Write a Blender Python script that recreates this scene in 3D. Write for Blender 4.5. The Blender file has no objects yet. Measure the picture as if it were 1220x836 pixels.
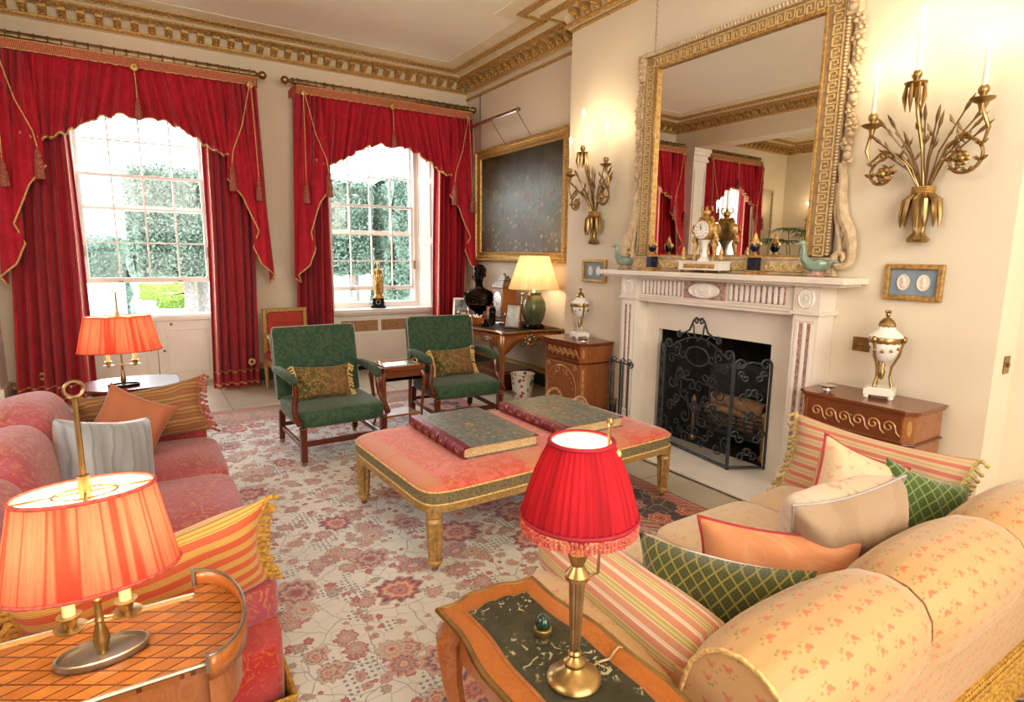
import bpy, math, random
from mathutils import Vector, Matrix, Euler
random.seed(7)
PI=math.pi; sin=math.sin; cos=math.cos
SC=bpy.context.scene; COL=SC.collection
def R(d): return math.radians(d)
def lerp(a,b,t): return a+(b-a)*t
def interp(xs,ys,x):
    if x<=xs[0]: return ys[0]
    for i in range(len(xs)-1):
        if x<=xs[i+1]:
            t=(x-xs[i])/(xs[i+1]-xs[i]); return ys[i]+(ys[i+1]-ys[i])*t
    return ys[-1]
# ---------------------------------------------------------------- node helper
class NT:
    def __init__(s,name):
        s.m=bpy.data.materials.new(name); s.m.use_nodes=True; s.t=s.m.node_tree; s.t.nodes.clear()
        s.out=s.n('ShaderNodeOutputMaterial')
    def n(s,k): return s.t.nodes.new(k)
    def put(s,sock,v):
        if v is None: return
        if isinstance(v,bpy.types.NodeSocket): s.t.links.new(v,sock)
        else:
            if isinstance(v,(tuple,list)) and len(v)==3 and sock.type=='RGBA': v=tuple(v)+(1,)
            sock.default_value=v
    def math(s,op,a,b=None,c=None,clamp=False):
        n=s.n('ShaderNodeMath'); n.operation=op; n.use_clamp=clamp
        s.put(n.inputs[0],a); s.put(n.inputs[1],b); s.put(n.inputs[2],c); return n.outputs[0]
    def vm(s,op,a,b=None):
        n=s.n('ShaderNodeVectorMath'); n.operation=op
        s.put(n.inputs[0],a); s.put(n.inputs[1],b)
        return n.outputs['Value'] if op in('LENGTH','DISTANCE','DOT_PRODUCT') else n.outputs[0]
    def co(s,kind='Object',scale=(1,1,1),rot=(0,0,0),loc=(0,0,0)):
        c=s.n('ShaderNodeTexCoord'); m=s.n('ShaderNodeMapping'); s.t.links.new(c.outputs[kind],m.inputs[0])
        m.inputs['Scale'].default_value=scale; m.inputs['Rotation'].default_value=rot; m.inputs['Location'].default_value=loc
        return m.outputs[0]
    def xyz(s,v):
        n=s.n('ShaderNodeSeparateXYZ'); s.put(n.inputs[0],v); return n.outputs
    def cxyz(s,x,y,z=0.0):
        n=s.n('ShaderNodeCombineXYZ'); s.put(n.inputs[0],x); s.put(n.inputs[1],y); s.put(n.inputs[2],z); return n.outputs[0]
    def noise(s,v,scale=5,detail=3,rough=.5,dist=0):
        n=s.n('ShaderNodeTexNoise'); s.put(n.inputs['Vector'],v); n.inputs['Scale'].default_value=scale
        n.inputs['Detail'].default_value=detail; n.inputs['Roughness'].default_value=rough; n.inputs['Distortion'].default_value=dist
        return n.outputs['Fac']
    def noisec(s,v,scale=5,detail=2):
        n=s.n('ShaderNodeTexNoise'); s.put(n.inputs['Vector'],v); n.inputs['Scale'].default_value=scale; n.inputs['Detail'].default_value=detail
        return n.outputs['Color']
    def vor(s,v,scale=5,rnd=1,feature='F1',dim='3D'):
        n=s.n('ShaderNodeTexVoronoi'); n.feature=feature; n.voronoi_dimensions=dim; s.put(n.inputs['Vector'],v); n.inputs['Scale'].default_value=scale
        n.inputs['Randomness'].default_value=rnd; return n.outputs
    def ramp(s,f,stops,const=False):
        n=s.n('ShaderNodeValToRGB'); s.put(n.inputs[0],f); e=n.color_ramp.elements
        if const: n.color_ramp.interpolation='CONSTANT'
        while len(e)<len(stops): e.new(.5)
        for i,(p,c) in enumerate(stops):
            e[i].position=p; e[i].color=tuple(c)+(1,) if len(c)==3 else c
        return n.outputs[0]
    def mix(s,f,a,b,mode='MIX'):
        n=s.n('ShaderNodeMix'); n.data_type='RGBA'; n.blend_type=mode
        s.put(n.inputs[0],f); s.put(n.inputs[6],a); s.put(n.inputs[7],b); return n.outputs[2]
    def step(s,x,t,w=.02):   # 1 when x<t
        n=s.n('ShaderNodeMapRange'); n.clamp=True; s.put(n.inputs[0],x)
        n.inputs[1].default_value=t-w; n.inputs[2].default_value=t+w; n.inputs[3].default_value=1; n.inputs[4].default_value=0
        return n.outputs[0]
    def bsdf(s,col,rough=.5,metal=0,bump=None,bs=.3,bd=.01,sheen=0,coat=0,trans=0,emit=None,es=0,spec=.5):
        p=s.n('ShaderNodeBsdfPrincipled'); s.put(p.inputs['Base Color'],col); s.put(p.inputs['Roughness'],rough)
        p.inputs['Metallic'].default_value=metal; p.inputs['Sheen Weight'].default_value=sheen; p.inputs['Coat Weight'].default_value=coat
        p.inputs['Coat Roughness'].default_value=.15; p.inputs['Specular IOR Level'].default_value=spec
        if bump is not None:
            b=s.n('ShaderNodeBump'); b.inputs['Strength'].default_value=bs; b.inputs['Distance'].default_value=bd
            s.put(b.inputs['Height'],bump); s.t.links.new(b.outputs[0],p.inputs['Normal'])
        if emit is not None: s.put(p.inputs['Emission Color'],emit); p.inputs['Emission Strength'].default_value=es
        sh=p.outputs[0]
        if trans:
            tr=s.n('ShaderNodeBsdfTranslucent'); s.put(tr.inputs[0],col); mx=s.n('ShaderNodeMixShader'); mx.inputs[0].default_value=trans
            s.t.links.new(sh,mx.inputs[1]); s.t.links.new(tr.outputs[0],mx.inputs[2]); sh=mx.outputs[0]
        s.t.links.new(sh,s.out.inputs[0]); return s.m
def plain(name,col,rough=.5,metal=0,var=.12,scale=12,bs=.15,bd=.003,**k):
    t=NT(name); v=t.co('Object'); n=t.noise(v,scale,4)
    dark=tuple(c*(1-var*1.6) for c in col); lite=tuple(min(1,c*(1+var)) for c in col)
    return t.bsdf(t.ramp(n,[(.25,dark),(.75,lite)]),rough,metal,bump=n,bs=bs,bd=bd,**k)
MT={}
MT['wall']=plain('cream_wall_paint',(.80,.72,.57),.75,var=.03,scale=1.2,bs=.05)
MT['wall_right']=plain('warm_cream_wall_paint',(.80,.715,.585),.7,var=.03,scale=1.5,bs=.05)
MT['ceil']=plain('ceiling_paint',(.88,.82,.69),.8,var=.02,scale=1,bs=.03)
MT['white']=plain('white_woodwork_paint',(.86,.81,.75),.4,var=.03,scale=4,bs=.03)
MT['cream']=plain('cream_plaster',(.82,.72,.52),.6,var=.05,scale=8)
MT['gold']=plain('burnished_gilt',(.60,.39,.15),.42,.65,var=.3,scale=40,bs=.4)
MT['giltpaint']=plain('ochre_gilt_paint',(.60,.38,.13),.5,.3,var=.35,scale=60,bs=.5)
MT['palegilt']=plain('limed_gilt',(.72,.58,.40),.5,.2,var=.2,scale=30,bs=.4)
MT['limed']=plain('limed_carved_wood',(.64,.50,.34),.6,.0,var=.2,scale=25,bs=.4)
MT['mbrown']=plain('brown_limed_ground',(.42,.30,.18),.6,.0,var=.2,scale=30)
MT['keygold']=plain('pale_gold_paint',(.78,.58,.28),.45,.15,var=.15,scale=40)
MT['brass']=plain('aged_brass',(.40,.27,.115),.3,.85,var=.2,scale=20)
MT['dbrass']=plain('dark_antique_brass',(.33,.23,.13),.35,.8,var=.25,scale=20)
MT['silver']=plain('silver_metal',(.75,.73,.70),.2,.95,var=.08,scale=10)
MT['bronze']=plain('dark_bronze',(.035,.022,.018),.22,.7,var=.3,scale=9)
MT['iron']=plain('wrought_iron',(.10,.11,.12),.45,.7,var=.2,scale=30)
MT['black']=plain('sooty_black',(.012,.011,.011),.8,var=.3,scale=6)
MT['soot']=plain('sooty_brick',(.03,.026,.024),.9,var=.5,scale=10)
MT['marble']=plain('pale_marble',(.84,.77,.69),.3,var=.06,scale=3,bs=.02)
MT['marblew']=plain('white_marble',(.88,.85,.80),.2,var=.05,scale=5,bs=.02)
MT['redmarble']=plain('red_veined_marble',(.50,.33,.29),.3,var=.4,scale=45,bs=.02)
MT['celadon']=plain('celadon_glaze',(.24,.34,.28),.15,var=.25,scale=12,bs=.05,coat=.6)
MT['greenlamp']=plain('olive_green_glaze',(.13,.15,.08),.2,var=.35,scale=6,bs=.1,coat=.5)
MT['bluestone']=plain('dark_blue_stone',(.015,.02,.05),.15,var=.3,scale=15)
MT['jade']=plain('dark_green_jade',(.01,.05,.03),.1,var=.4,scale=12,coat=.8)
MT['skirtblue']=plain('grey_blue_skirting_paint',(.10,.13,.14),.5,var=.1,scale=8)
MT['candle']=plain('ivory_candle_sleeve',(.90,.78,.42),.5,var=.03,scale=5)
MT['leaf']=plain('hedge_leaves',(.13,.19,.14),.8,var=.5,scale=14,bs=.8,bd=.05)
MT['box']=plain('box_hedge_leaves',(.22,.32,.06),.8,var=.4,scale=18,bs=.8,bd=.05)
MT['palm']=plain('palm_leaf',(.10,.17,.07),.5,var=.3,scale=10)
MT['trunk']=plain('grey_bark',(.25,.22,.2),.9,var=.3,scale=20)
MT['gravel']=plain('pale_gravel',(.62,.60,.56),.9,var=.08,scale=30)
MT['lawn']=plain('lawn_grass',(.45,.50,.20),.9,var=.2,scale=20)
MT['paper']=plain('book_page_edges',(.66,.50,.28),.8,var=.2,scale=90)
MT['wicker']=plain('woven_wicker',(.50,.34,.20),.6,var=.4,scale=50,bs=.6)
MT['log']=plain('split_logs',(.48,.30,.18),.9,var=.35,scale=18)
MT['cordred']=plain('salmon_cord',(.55,.12,.09),.8,var=.3,scale=80)
MT['trim']=plain('gold_braid',(.72,.50,.22),.7,var=.3,scale=80,bs=.5)
MT['tassel']=plain('bronze_red_tassel',(.42,.14,.10),.8,var=.4,scale=60,bs=.5)
MT['yellowfringe']=plain('yellow_silk_fringe',(.55,.32,.07),.7,var=.35,scale=70,bs=.6)
MT['creamfringe']=plain('cream_silk_fringe',(.60,.47,.20),.7,var=.3,scale=70,bs=.6)
MT['redpipe']=plain('crimson_piping',(.42,.05,.06),.7,var=.1)
MT['greypipe']=plain('grey_piping',(.42,.38,.36),.7,var=.1)
MT['stone']=None
def wood(name,c1,c2,rough=.25,scale=(3,3,12),coat=.4):
    t=NT(name); v=t.co('Object',scale=scale); n=t.noise(v,3,5,.6,1.2); w=t.math('FRACT',t.math('MULTIPLY',n,6))
    c=t.mix(t.noise(v,1.5,2),t.ramp(w,[(0,c1),(.5,c2),(1,c1)]),c2)
    return t.bsdf(c,rough,0,coat=coat,bump=n,bs=.03)
MT['mahog']=wood('polished_mahogany',(.075,.016,.009),(.14,.032,.015))
MT['mahoglt']=wood('warm_mahogany',(.14,.038,.014),(.22,.070,.025))
MT['walnut']=wood('figured_walnut',(.22,.078,.028),(.36,.14,.052),scale=(5,5,2))
MT['satin']=wood('satinwood_banding',(.27,.085,.018),(.40,.14,.032),scale=(6,6,6))
MT['deskwood']=wood('kingwood_veneer',(.24,.075,.022),(.38,.14,.045),scale=(4,4,4))
MT['inlay']=plain('pale_wood_inlay',(.50,.27,.10),.3,var=.15,scale=30,coat=.3)
MT['greengold']=plain('gilded_wood_leg',(.50,.33,.13),.45,.25,var=.25,scale=40)

def mk_floor():
    t=NT('stone_slab_floor'); v=t.co('Object'); x,y,_=t.xyz(v)
    def line(a,s,o=0): 
        f=t.math('FRACT',t.math('ADD',t.math('MULTIPLY',a,1/s),o)); return t.math('ABSOLUTE',t.math('SUBTRACT',f,.5))
    l=t.math('MAXIMUM',line(x,.9,.2),line(y,.62,.3)); n=t.noise(v,2.2,4)
    c=t.ramp(n,[(.3,(.50,.45,.36)),(.7,(.62,.57,.47))]); c=t.mix(t.step(l,.492,.003),(.30,.26,.2),c)
    return t.bsdf(c,.28,0,bump=t.noise(v,8,3),bs=.05)
MT['stone']=mk_floor()
def mk_rug():
    t=NT('floral_persian_rug'); v0=t.co('Object'); wob=t.vm('SCALE',t.vm('SUBTRACT',t.noisec(v0,9,2),(.5,.5,.5)),None)
    wob.node.inputs['Scale'].default_value=.07
    v=t.vm('ADD',v0,wob)
    def flower(scale,rnd,rad,pet,cols,off,th=0.0):
        vv=t.vm('ADD',v,off); o=t.vor(vv,scale,rnd,dim='2D'); d=t.vm('SUBTRACT',vv,o['Position'])
        x,y,_=t.xyz(d); r=t.math('SQRT',t.math('ADD',t.math('MULTIPLY',x,x),t.math('MULTIPLY',y,y)))
        a=t.math('ARCTAN2',y,x); cc=t.xyz(o['Color'])
        rr=t.math('MULTIPLY',t.math('ADD',1,t.math('MULTIPLY',t.math('COSINE',t.math('MULTIPLY',a,pet)),.12)),t.math('MULTIPLY',t.math('ADD',.6,t.math('MULTIPLY',cc[0],.6)),rad))
        q=t.math('DIVIDE',r,rr); mask=t.step(q,1,.07)
        # concentric bands
        pa=t.ramp(q,[(0,cols[3]),(.16,cols[3]),(.2,cols[0]),(.42,cols[1]),(.5,cols[2]),(.62,cols[0]),(.8,cols[1]),(.93,cols[2]),(1,cols[0])])
        pb=t.ramp(q,[(0,cols[0]),(.2,cols[1]),(.28,cols[3]),(.5,cols[2]),(.7,cols[3]),(.86,cols[0]),(1,cols[2])])
        pet2=t.math('MULTIPLY',t.math('ADD',t.math('SINE',t.math('MULTIPLY',a,pet*2)),1),.5)
        col=t.mix(t.math('GREATER_THAN',cc[1],.5),pa,pb); col=t.mix(t.math('MULTIPLY',pet2,.45),col,cols[1])
        sel=t.math('GREATER_THAN',cc[2],th)
        return t.math('MULTIPLY',mask,sel),col
    base=t.ramp(t.noise(v0,1.5,4),[(.3,(.68,.67,.63)),(.7,(.80,.79,.75))])
    red=(.47,.07,.08); nav=(.10,.13,.22); ros=(.62,.32,.29); crm=(.66,.56,.44); teal=(.22,.30,.33); ora=(.60,.28,.14); blu=(.30,.37,.44)
    # vines
    e=t.vor(t.vm('ADD',v,(.13,.2,0)),5.2,1,'DISTANCE_TO_EDGE','2D')['Distance']; c=t.mix(t.math('MULTIPLY',t.step(e,.011,.007),.75),base,teal)
    e2=t.vor(t.vm('ADD',v,(.5,.1,0)),9.5,1,'DISTANCE_TO_EDGE','2D')['Distance']; c=t.mix(t.math('MULTIPLY',t.step(e2,.02,.01),.55),c,(.40,.42,.42))
    # dotted patches
    dt=t.vor(t.vm('MULTIPLY',v0,(38,38,0)),1,.15,dim='2D')['Distance']; patch=t.math('GREATER_THAN',t.noise(v0,5,0),.60)
    c=t.mix(t.math('MULTIPLY',t.step(dt,.28,.05),patch),c,(.28,.32,.36))
    for sc,rn,rad,pt,cols,off,th in ((15,.9,.019,5,(ros,red,blu,crm),(.37,.11,0),.45),(9,.9,.030,6,(blu,ros,crm,teal),(.2,.9,0),.5),
            (6.2,.85,.050,8,(red,crm,blu,ros),(.7,.3,0),.5),(4.2,.8,.076,9,(ros,crm,blu,red),(.33,.6,0),.5),(2.5,.75,.125,10,(nav,ros,crm,red),(.05,.45,0),.35)):
        m,col=flower(sc,rn,rad,pt,cols,off,th); c=t.mix(m,c,col)
    # border : rug object is centred; half sizes HX,HY
    x,y,_=t.xyz(v0); HX,HY=RUG
    d=t.math('MINIMUM',t.math('SUBTRACT',HX,t.math('ABSOLUTE',x)),t.math('SUBTRACT',HY,t.math('ABSOLUTE',y)))
    m,col=flower(4.2,.5,.10,7,(ora,red,crm,nav),(.1,.1,0),0.0); bc=t.mix(t.noise(v0,22,3),(.035,.035,.06),(.16,.10,.09))
    e3=t.vor(v,8,1,'DISTANCE_TO_EDGE','2D')['Distance']; bc=t.mix(t.step(e3,.02,.01),bc,(.42,.34,.24)); bc=t.mix(m,bc,col)
    far=t.step(y,HY-.75,.02); bc=t.mix(far,t.mix(.62,bc,(.55,.42,.36)),bc)
    zig=t.math('FRACT',t.math('MULTIPLY',t.math('ADD',x,y),14))
    st=t.mix(t.step(zig,.5,.05),(.46,.12,.11),(.50,.40,.30))
    band=t.ramp(d,[(0,(.18,.08,.07)),(.02,(.5,.38,.28)),(.035,(.42,.12,.1)),(.11,(.10,.09,.12)),(.125,(0,0,0)),(.5,(0,0,0))],True)
    c2=t.mix(t.step(d,.12,.002),bc,t.mix(.45,band,st)); c2=t.mix(t.math('MULTIPLY',t.math('GREATER_THAN',d,.44),t.step(d,.52,.002)),c2,st)
    c=t.mix(t.step(d,.52,.002),c,c2)
    pile=t.noise(v0,180,2)
    return t.bsdf(c,.95,0,bump=pile,bs=.25,bd=.004,sheen=.2)
RUG=(1.72,3.3)
MT['rug']=mk_rug()
def mk_fabric(name,c1,c2,scale=14,thr=.52,kind='noise',sheen=.3,c3=None,bs=.15,coord='UV'):
    t=NT(name); v=t.co(coord)
    if kind=='noise': f=t.noise(v,scale,4,.55,1.5)
    else: f=t.noise(v,scale,2,.5,3.5)
    m=t.step(f,thr,.03); c=t.mix(m,c2,c1)
    if c3: c=t.mix(t.step(t.noise(t.vm('ADD',v,(3,1,0)),scale*.25,2),.5,.12),c,t.mix(.55,c,c3))
    return t.bsdf(c,.75,0,bump=t.noise(v,120,2),bs=bs,bd=.002,sheen=sheen)
MT['greendamask']=mk_fabric('green_silk_damask',(.024,.072,.042),(.055,.098,.050),9,.5,'d',.2)
MT['tapestry']=mk_fabric('green_gold_tapestry',(.08,.085,.025),(.30,.18,.055),15,.52,'d',.2,(.22,.10,.045))
MT['pinkdamask']=mk_fabric('rose_red_silk_damask',(.42,.03,.025),(.48,.11,.035),20,.58,'d',.25,(.50,.10,.12))
MT['pinkdamask_sheen']=mk_fabric('pink_gold_damask_sheen',(.38,.070,.085),(.44,.20,.10),16,.56,'d',.3,(.42,.12,.18))  # cushion copy of the damask, pink silk sheen painted into its colour
MT['curtain']=mk_fabric('crimson_silk_curtain',(.50,.009,.036),(.43,.007,.028),6,.5,'noise',.25,coord='Object')
MT['silverfab']=None
def mk_stripe(name,stops,freq,coord='UV',ax=0,const=True,rough=.7,wob=0.0,sheen=.3):
    t=NT(name); v=t.co(coord); a=t.xyz(v)[ax]
    if wob: a=t.math('ADD',a,t.math('MULTIPLY',t.noise(v,5,2),wob))
    f=t.math('FRACT',t.math('MULTIPLY',a,freq)); c=t.ramp(f,stops,const)
    c=t.mix(t.math('MULTIPLY',t.noise(v,40,3),.25),c,t.mix(.5,c,(.3,.2,.1)))
    return t.bsdf(c,rough,0,bump=t.noise(v,90,2),bs=.15,bd=.002,sheen=sheen)
rd=(.60,.12,.045); yl=(.70,.44,.11); dk=(.30,.12,.04)
MT['st_orange']=mk_stripe('orange_gold_striped_silk',[(0,rd),(.45,yl),(.52,dk),(.55,yl),(.66,dk),(.69,yl),(.80,dk),(.83,yl),(.92,rd)],19,ax=1)
MT['st_brown']=mk_stripe('brown_gold_striped_silk',[(0,(.24,.08,.03)),(.2,(.36,.18,.055)),(.35,(.20,.09,.03)),(.5,(.34,.20,.06)),(.7,(.27,.075,.03)),(.85,(.23,.13,.045))],14,ax=1,wob=.05)
MT['st_redcream']=mk_stripe('red_cream_striped_silk',[(0,(.56,.42,.25)),(.3,(.48,.10,.09)),(.36,(.55,.17,.13)),(.58,(.48,.10,.09)),(.63,(.56,.42,.25)),(.9,(.46,.33,.17))],20,ax=1)
MT['st_bolster']=mk_stripe('pink_green_cream_striped_silk',[(0,(.58,.25,.15)),(.26,(.66,.54,.38)),(.30,(.46,.37,.11)),(.42,(.66,.54,.38)),(.46,(.46,.37,.11)),(.55,(.66,.54,.38)),(.60,(.58,.27,.16)),(.85,(.68,.57,.42)),(.9,(.60,.50,.40)),(.94,(.78,.62,.5))],14,ax=0)
MT['silverfab']=mk_stripe('silver_grey_silk',[(0,(.25,.27,.30)),(.5,(.34,.37,.41)),(.6,(.20,.22,.25)),(.7,(.30,.32,.35))],12,ax=0,const=False,rough=.4,wob=.06,sheen=.6)
MT['rustcord']=mk_stripe('rust_ribbed_silk',[(0,(.46,.17,.08)),(.5,(.34,.10,.045)),(1,(.46,.17,.08))],90,ax=0,const=False)
MT['ivory']=plain('ivory_silk',(.52,.45,.34),.6,var=.06,scale=6,sheen=.3)
MT['peach']=mk_fabric('peach_silk',(.60,.26,.12),(.64,.31,.16),5,.5,'noise',.4)
MT['taupe']=mk_fabric('taupe_silk',(.34,.235,.155),(.38,.27,.18),5,.5,'noise',.4)
def mk_sprig(name,base,base2,flow,leaf,sx=13,sy=17,rnd=.25,dens=1.0):
    t=NT(name); v=t.co('UV'); 
    o=t.vor(t.vm('MULTIPLY',v,(sx,sy,0)),1,rnd,dim='2D'); d=t.vm('SUBTRACT',t.vm('MULTIPLY',v,(sx,sy,0)),o['Position'])
    w=t.math('MULTIPLY',t.math('SUBTRACT',t.noise(v,60,2),.5),.16)
    def blob(cx,cy,r,sxx=1):
        dd=t.vm('SUBTRACT',d,(cx,cy,0)); dd=t.vm('MULTIPLY',dd,(sxx,1,0)); return t.step(t.math('ADD',t.vm('LENGTH',dd),w),r,.03)
    c=t.mix(t.noise(v,3,3),base,base2)
    st=t.math('FRACT',t.math('MULTIPLY',t.xyz(v)[0],160)); c=t.mix(t.math('MULTIPLY',t.step(st,.5,.2),.12),c,(.5,.3,.1))
    for bx,by,r,s_ in ((-.13,-.16,.075,1.4),(.02,-.22,.06,1.0),(-.26,.06,.05,.8)): c=t.mix(t.math('MULTIPLY',blob(bx,by,r,s_),.85),c,leaf)
    for bx,by,r in ((.12,.02,.12),(.26,.12,.07),(.0,.18,.06)): c=t.mix(t.math('MULTIPLY',blob(bx,by,r),.8),c,flow)
    return t.bsdf(c,.55,0,bump=t.noise(v,70,2),bs=.12,bd=.002,sheen=.35)
MT['sprig']=mk_sprig('yellow_silk_with_rose_sprigs',(.47,.28,.125),(.55,.35,.165),(.50,.13,.07),(.26,.21,.06),15,19,.45)
MT['sprigpale']=mk_sprig('cream_silk_with_rose_sprigs',(.64,.47,.30),(.70,.55,.37),(.68,.34,.24),(.52,.45,.26),15,15,.5)
MT['floral']=mk_fabric('cream_pink_floral_linen',(.66,.53,.37),(.58,.28,.20),9,.60,'d',.3,(.72,.60,.5))
def mk_diamond(name,bg,line,scale=22):
    t=NT(name); v=t.co('UV',scale=(scale,scale*.8,1),rot=(0,0,R(45))); x,y,_=t.xyz(v)
    def l(a): return t.math('ABSOLUTE',t.math('SUBTRACT',t.math('FRACT',a),.5))
    m=t.math('MAXIMUM',l(x),l(y)); dot=t.vor(t.vm('MULTIPLY',v,(4,4,0)),1,0)['Distance']
    c=t.mix(t.step(dot,.3,.1),bg,tuple(q*.45 for q in bg)); c=t.mix(t.step(m,.44,.02),line,c)
    return t.bsdf(c,.8,0,bump=m,bs=.3,bd=.003,sheen=.6)
MT['diamond']=mk_diamond('green_diamond_velvet',(.06,.07,.010),(.25,.20,.04),34)
MT['diamond2']=mk_diamond('bright_green_diamond_velvet',(.08,.14,.03),(.26,.33,.13),30)
def mk_ottoman():
    t=NT('salmon_gold_brocade'); v=t.co('Object'); x,y,z=t.xyz(v)
    f=t.noise(v,30,3,.6,2); c=t.mix(t.step(f,.57,.04),(.58,.27,.10),(.60,.10,.075))
    pan=t.math('ABSOLUTE',t.math('SUBTRACT',t.math('FRACT',t.math('MULTIPLY',t.math('ADD',x,.88),1.55)),.5))
    c=t.mix(t.step(pan,.40,.03),t.mix(t.noise(v,60,2),(.58,.18,.09),(.56,.28,.13)),c)
    fig=t.step(t.noise(t.vm('MULTIPLY',v,(1,1,1)),8,2,.5,2),.42,.02); c=t.mix(t.math('MULTIPLY',fig,.8),c,(.68,.17,.14))
    cr=t.math('FRACT',t.math('MULTIPLY',y,55)); c=t.mix(t.math('MULTIPLY',t.step(cr,.3,.2),.12),c,(.4,.15,.1))
    return t.bsdf(c,.75,0,bump=f,bs=.15,bd=.003,sheen=.4)
MT['brocade']=mk_ottoman()
MT['ottband']=mk_fabric('grey_green_gimp',(.15,.14,.09),(.30,.23,.11),40,.5,'d',.1,coord='Object')
def mk_marble_paper():
    t=NT('marbled_book_cover'); v=t.co('Object'); w=t.vm('ADD',v,t.vm('MULTIPLY',t.noisec(v,12,2),(.05,.05,0)))
    o=t.vor(w,48,1); a=t.xyz(o['Color'])[0]
    c=t.ramp(a,[(0,(.10,.13,.12)),(.35,(.22,.26,.24)),(.55,(.26,.22,.15)),(.72,(.16,.20,.22)),(.85,(.26,.12,.09)),(.95,(.36,.34,.28))],True)
    c=t.mix(.3,c,(.20,.23,.20)); return t.bsdf(c,.4,0,coat=.1)
MT['marbled']=mk_marble_paper()
MT['maroon']=plain('maroon_leather',(.20,.025,.045),.35,var=.2,scale=40,coat=.3)
def mk_marq():
    t=NT('lattice_marquetry_top'); v=t.co('Object',scale=(22,44,1),rot=(0,0,R(6))); x,y,_=t.xyz(v)
    a=t.math('ADD',x,y); b=t.math('SUBTRACT',x,y)
    def l(q): return t.math('ABSOLUTE',t.math('SUBTRACT',t.math('FRACT',q),.5))
    m=t.math('MAXIMUM',l(t.math('MULTIPLY',a,.5)),l(t.math('MULTIPLY',b,.5)))
    par=t.math('FLOORED_MODULO',t.math('ADD',t.math('FLOOR',t.math('MULTIPLY',a,.5)),t.math('FLOOR',t.math('MULTIPLY',b,.5))),2)
    n=t.noise(t.co('Object'),14,4,.6,1); base=t.mix(par,t.mix(n,(.27,.10,.022),(.38,.155,.038)),t.mix(n,(.21,.075,.018),(.33,.125,.03)))
    c=t.mix(t.step(m,.45,.012),(.10,.03,.01),base); return t.bsdf(c,.2,0,coat=.7)
MT['marq']=mk_marq()
def mk_inktop():
    t=NT('black_mother_of_pearl_top'); v=t.co('Object'); f=t.noise(v,26,4,.6,2.5)
    m=t.math('MULTIPLY',t.math('GREATER_THAN',f,.60),t.step(t.noise(v,7,1),.52,.05))
    r=t.noise(v,16,3); c=t.mix(r,(.018,.020,.014),(.07,.07,.045)); c=t.mix(m,c,(.42,.38,.24)); return t.bsdf(c,.18,0,coat=.6)
MT['inktop']=mk_inktop()
def mk_painting():
    t=NT('dark_landscape_oil_painting'); v=t.co('Object'); x,y,z=t.xyz(v); z=t.math('MULTIPLY',z,.62)
    n=t.noise(v,3,6,.6,.8); g=t.math('ADD',t.math('MULTIPLY',z,.9),t.math('MULTIPLY',n,.5))
    c=t.ramp(g,[(0,(.05,.045,.025)),(.3,(.10,.08,.04)),(.5,(.15,.15,.11)),(.68,(.22,.26,.24)),(.82,(.12,.11,.07)),(1,(.06,.045,.022))])
    o=t.vor(v,16,1); k=t.xyz(o['Color']); fig=t.math('MULTIPLY',t.step(t.math('ADD',o['Distance'],t.math('MULTIPLY',t.noise(v,40,2),.2)),.46,.12),t.math('GREATER_THAN',k[0],.35))
    low=t.step(t.math('ADD',z,t.math('MULTIPLY',n,.25)),.72,.1)
    c=t.mix(t.math('MULTIPLY',t.math('MULTIPLY',fig,low),.8),c,t.ramp(k[1],[(0,(.35,.24,.13)),(.4,(.30,.09,.05)),(.6,(.48,.38,.26)),(.85,(.10,.12,.16))],True))
    return t.bsdf(c,.45,0,bump=n,bs=.05,coat=.04,spec=.3)
MT['painting']=mk_painting()
def mk_photo(name,a,b,sc=9):
    t=NT(name); v=t.co('Object'); n=t.noise(v,sc,3); c=t.ramp(n,[(.35,a),(.6,b)]); return t.bsdf(c,.15,0,coat=.5)
MT['photo']=mk_photo('silvery_photograph',(.10,.12,.14),(.45,.52,.58))
MT['photo2']=mk_photo('pale_photograph',(.34,.42,.46),(.70,.76,.78),5)
def mk_glass():
    t=NT('window_glass'); tr=t.n('ShaderNodeBsdfTransparent'); g=t.n('ShaderNodeBsdfGlossy'); g.inputs['Roughness'].default_value=.02
    n=t.noise(t.co('Object'),3,1); 
    mx=t.n('ShaderNodeMixShader'); t.put(mx.inputs[0],t.math('ADD',.008,t.math('MULTIPLY',n,.01))); t.t.links.new(tr.outputs[0],mx.inputs[1]); t.t.links.new(g.outputs[0],mx.inputs[2]); t.t.links.new(mx.outputs[0],t.out.inputs[0]); return t.m
MT['glass']=mk_glass()
def mk_mirror():
    t=NT('mirror_glass'); v=t.noise(t.co('Object'),2,1); return t.bsdf(t.ramp(v,[(0,(.90,.89,.86)),(1,(.93,.92,.89))]),.008,1.0)
MT['mirror']=mk_mirror()
def mk_shade(name,c1,c2,freq,trans=.55,emis=0):
    t=NT(name); v=t.co('UV'); f=t.noise(t.vm('MULTIPLY',v,(1,.06,1)),60,3,.6); f2=t.noise(t.vm('MULTIPLY',v,(1,.02,1)),9,1,.5)
    c=t.mix(f,c1,c2); c=t.mix(t.step(t.math('ABSOLUTE',t.math('SUBTRACT',f2,.5)),.018,.012),c,c1); return t.bsdf(c,.8,0,trans=trans,bump=f,bs=.2)  # vertical streaks paint the shading of folds into the silk colour
MT['shade_red']=mk_shade('coral_silk_shade',(.64,.06,.04),(.86,.29,.20),60,.6)
MT['shade_dkred']=mk_shade('crimson_pleated_silk_shade',(.30,.003,.012),(.46,.012,.028),60,.18)
MT['shade_cream']=mk_shade('cream_pleated_shade',(.80,.60,.36),(.88,.72,.48),60,.35)
MT['shade_in']=plain('white_shade_lining',(.95,.88,.74),.8,var=.02,trans=.5)
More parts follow.
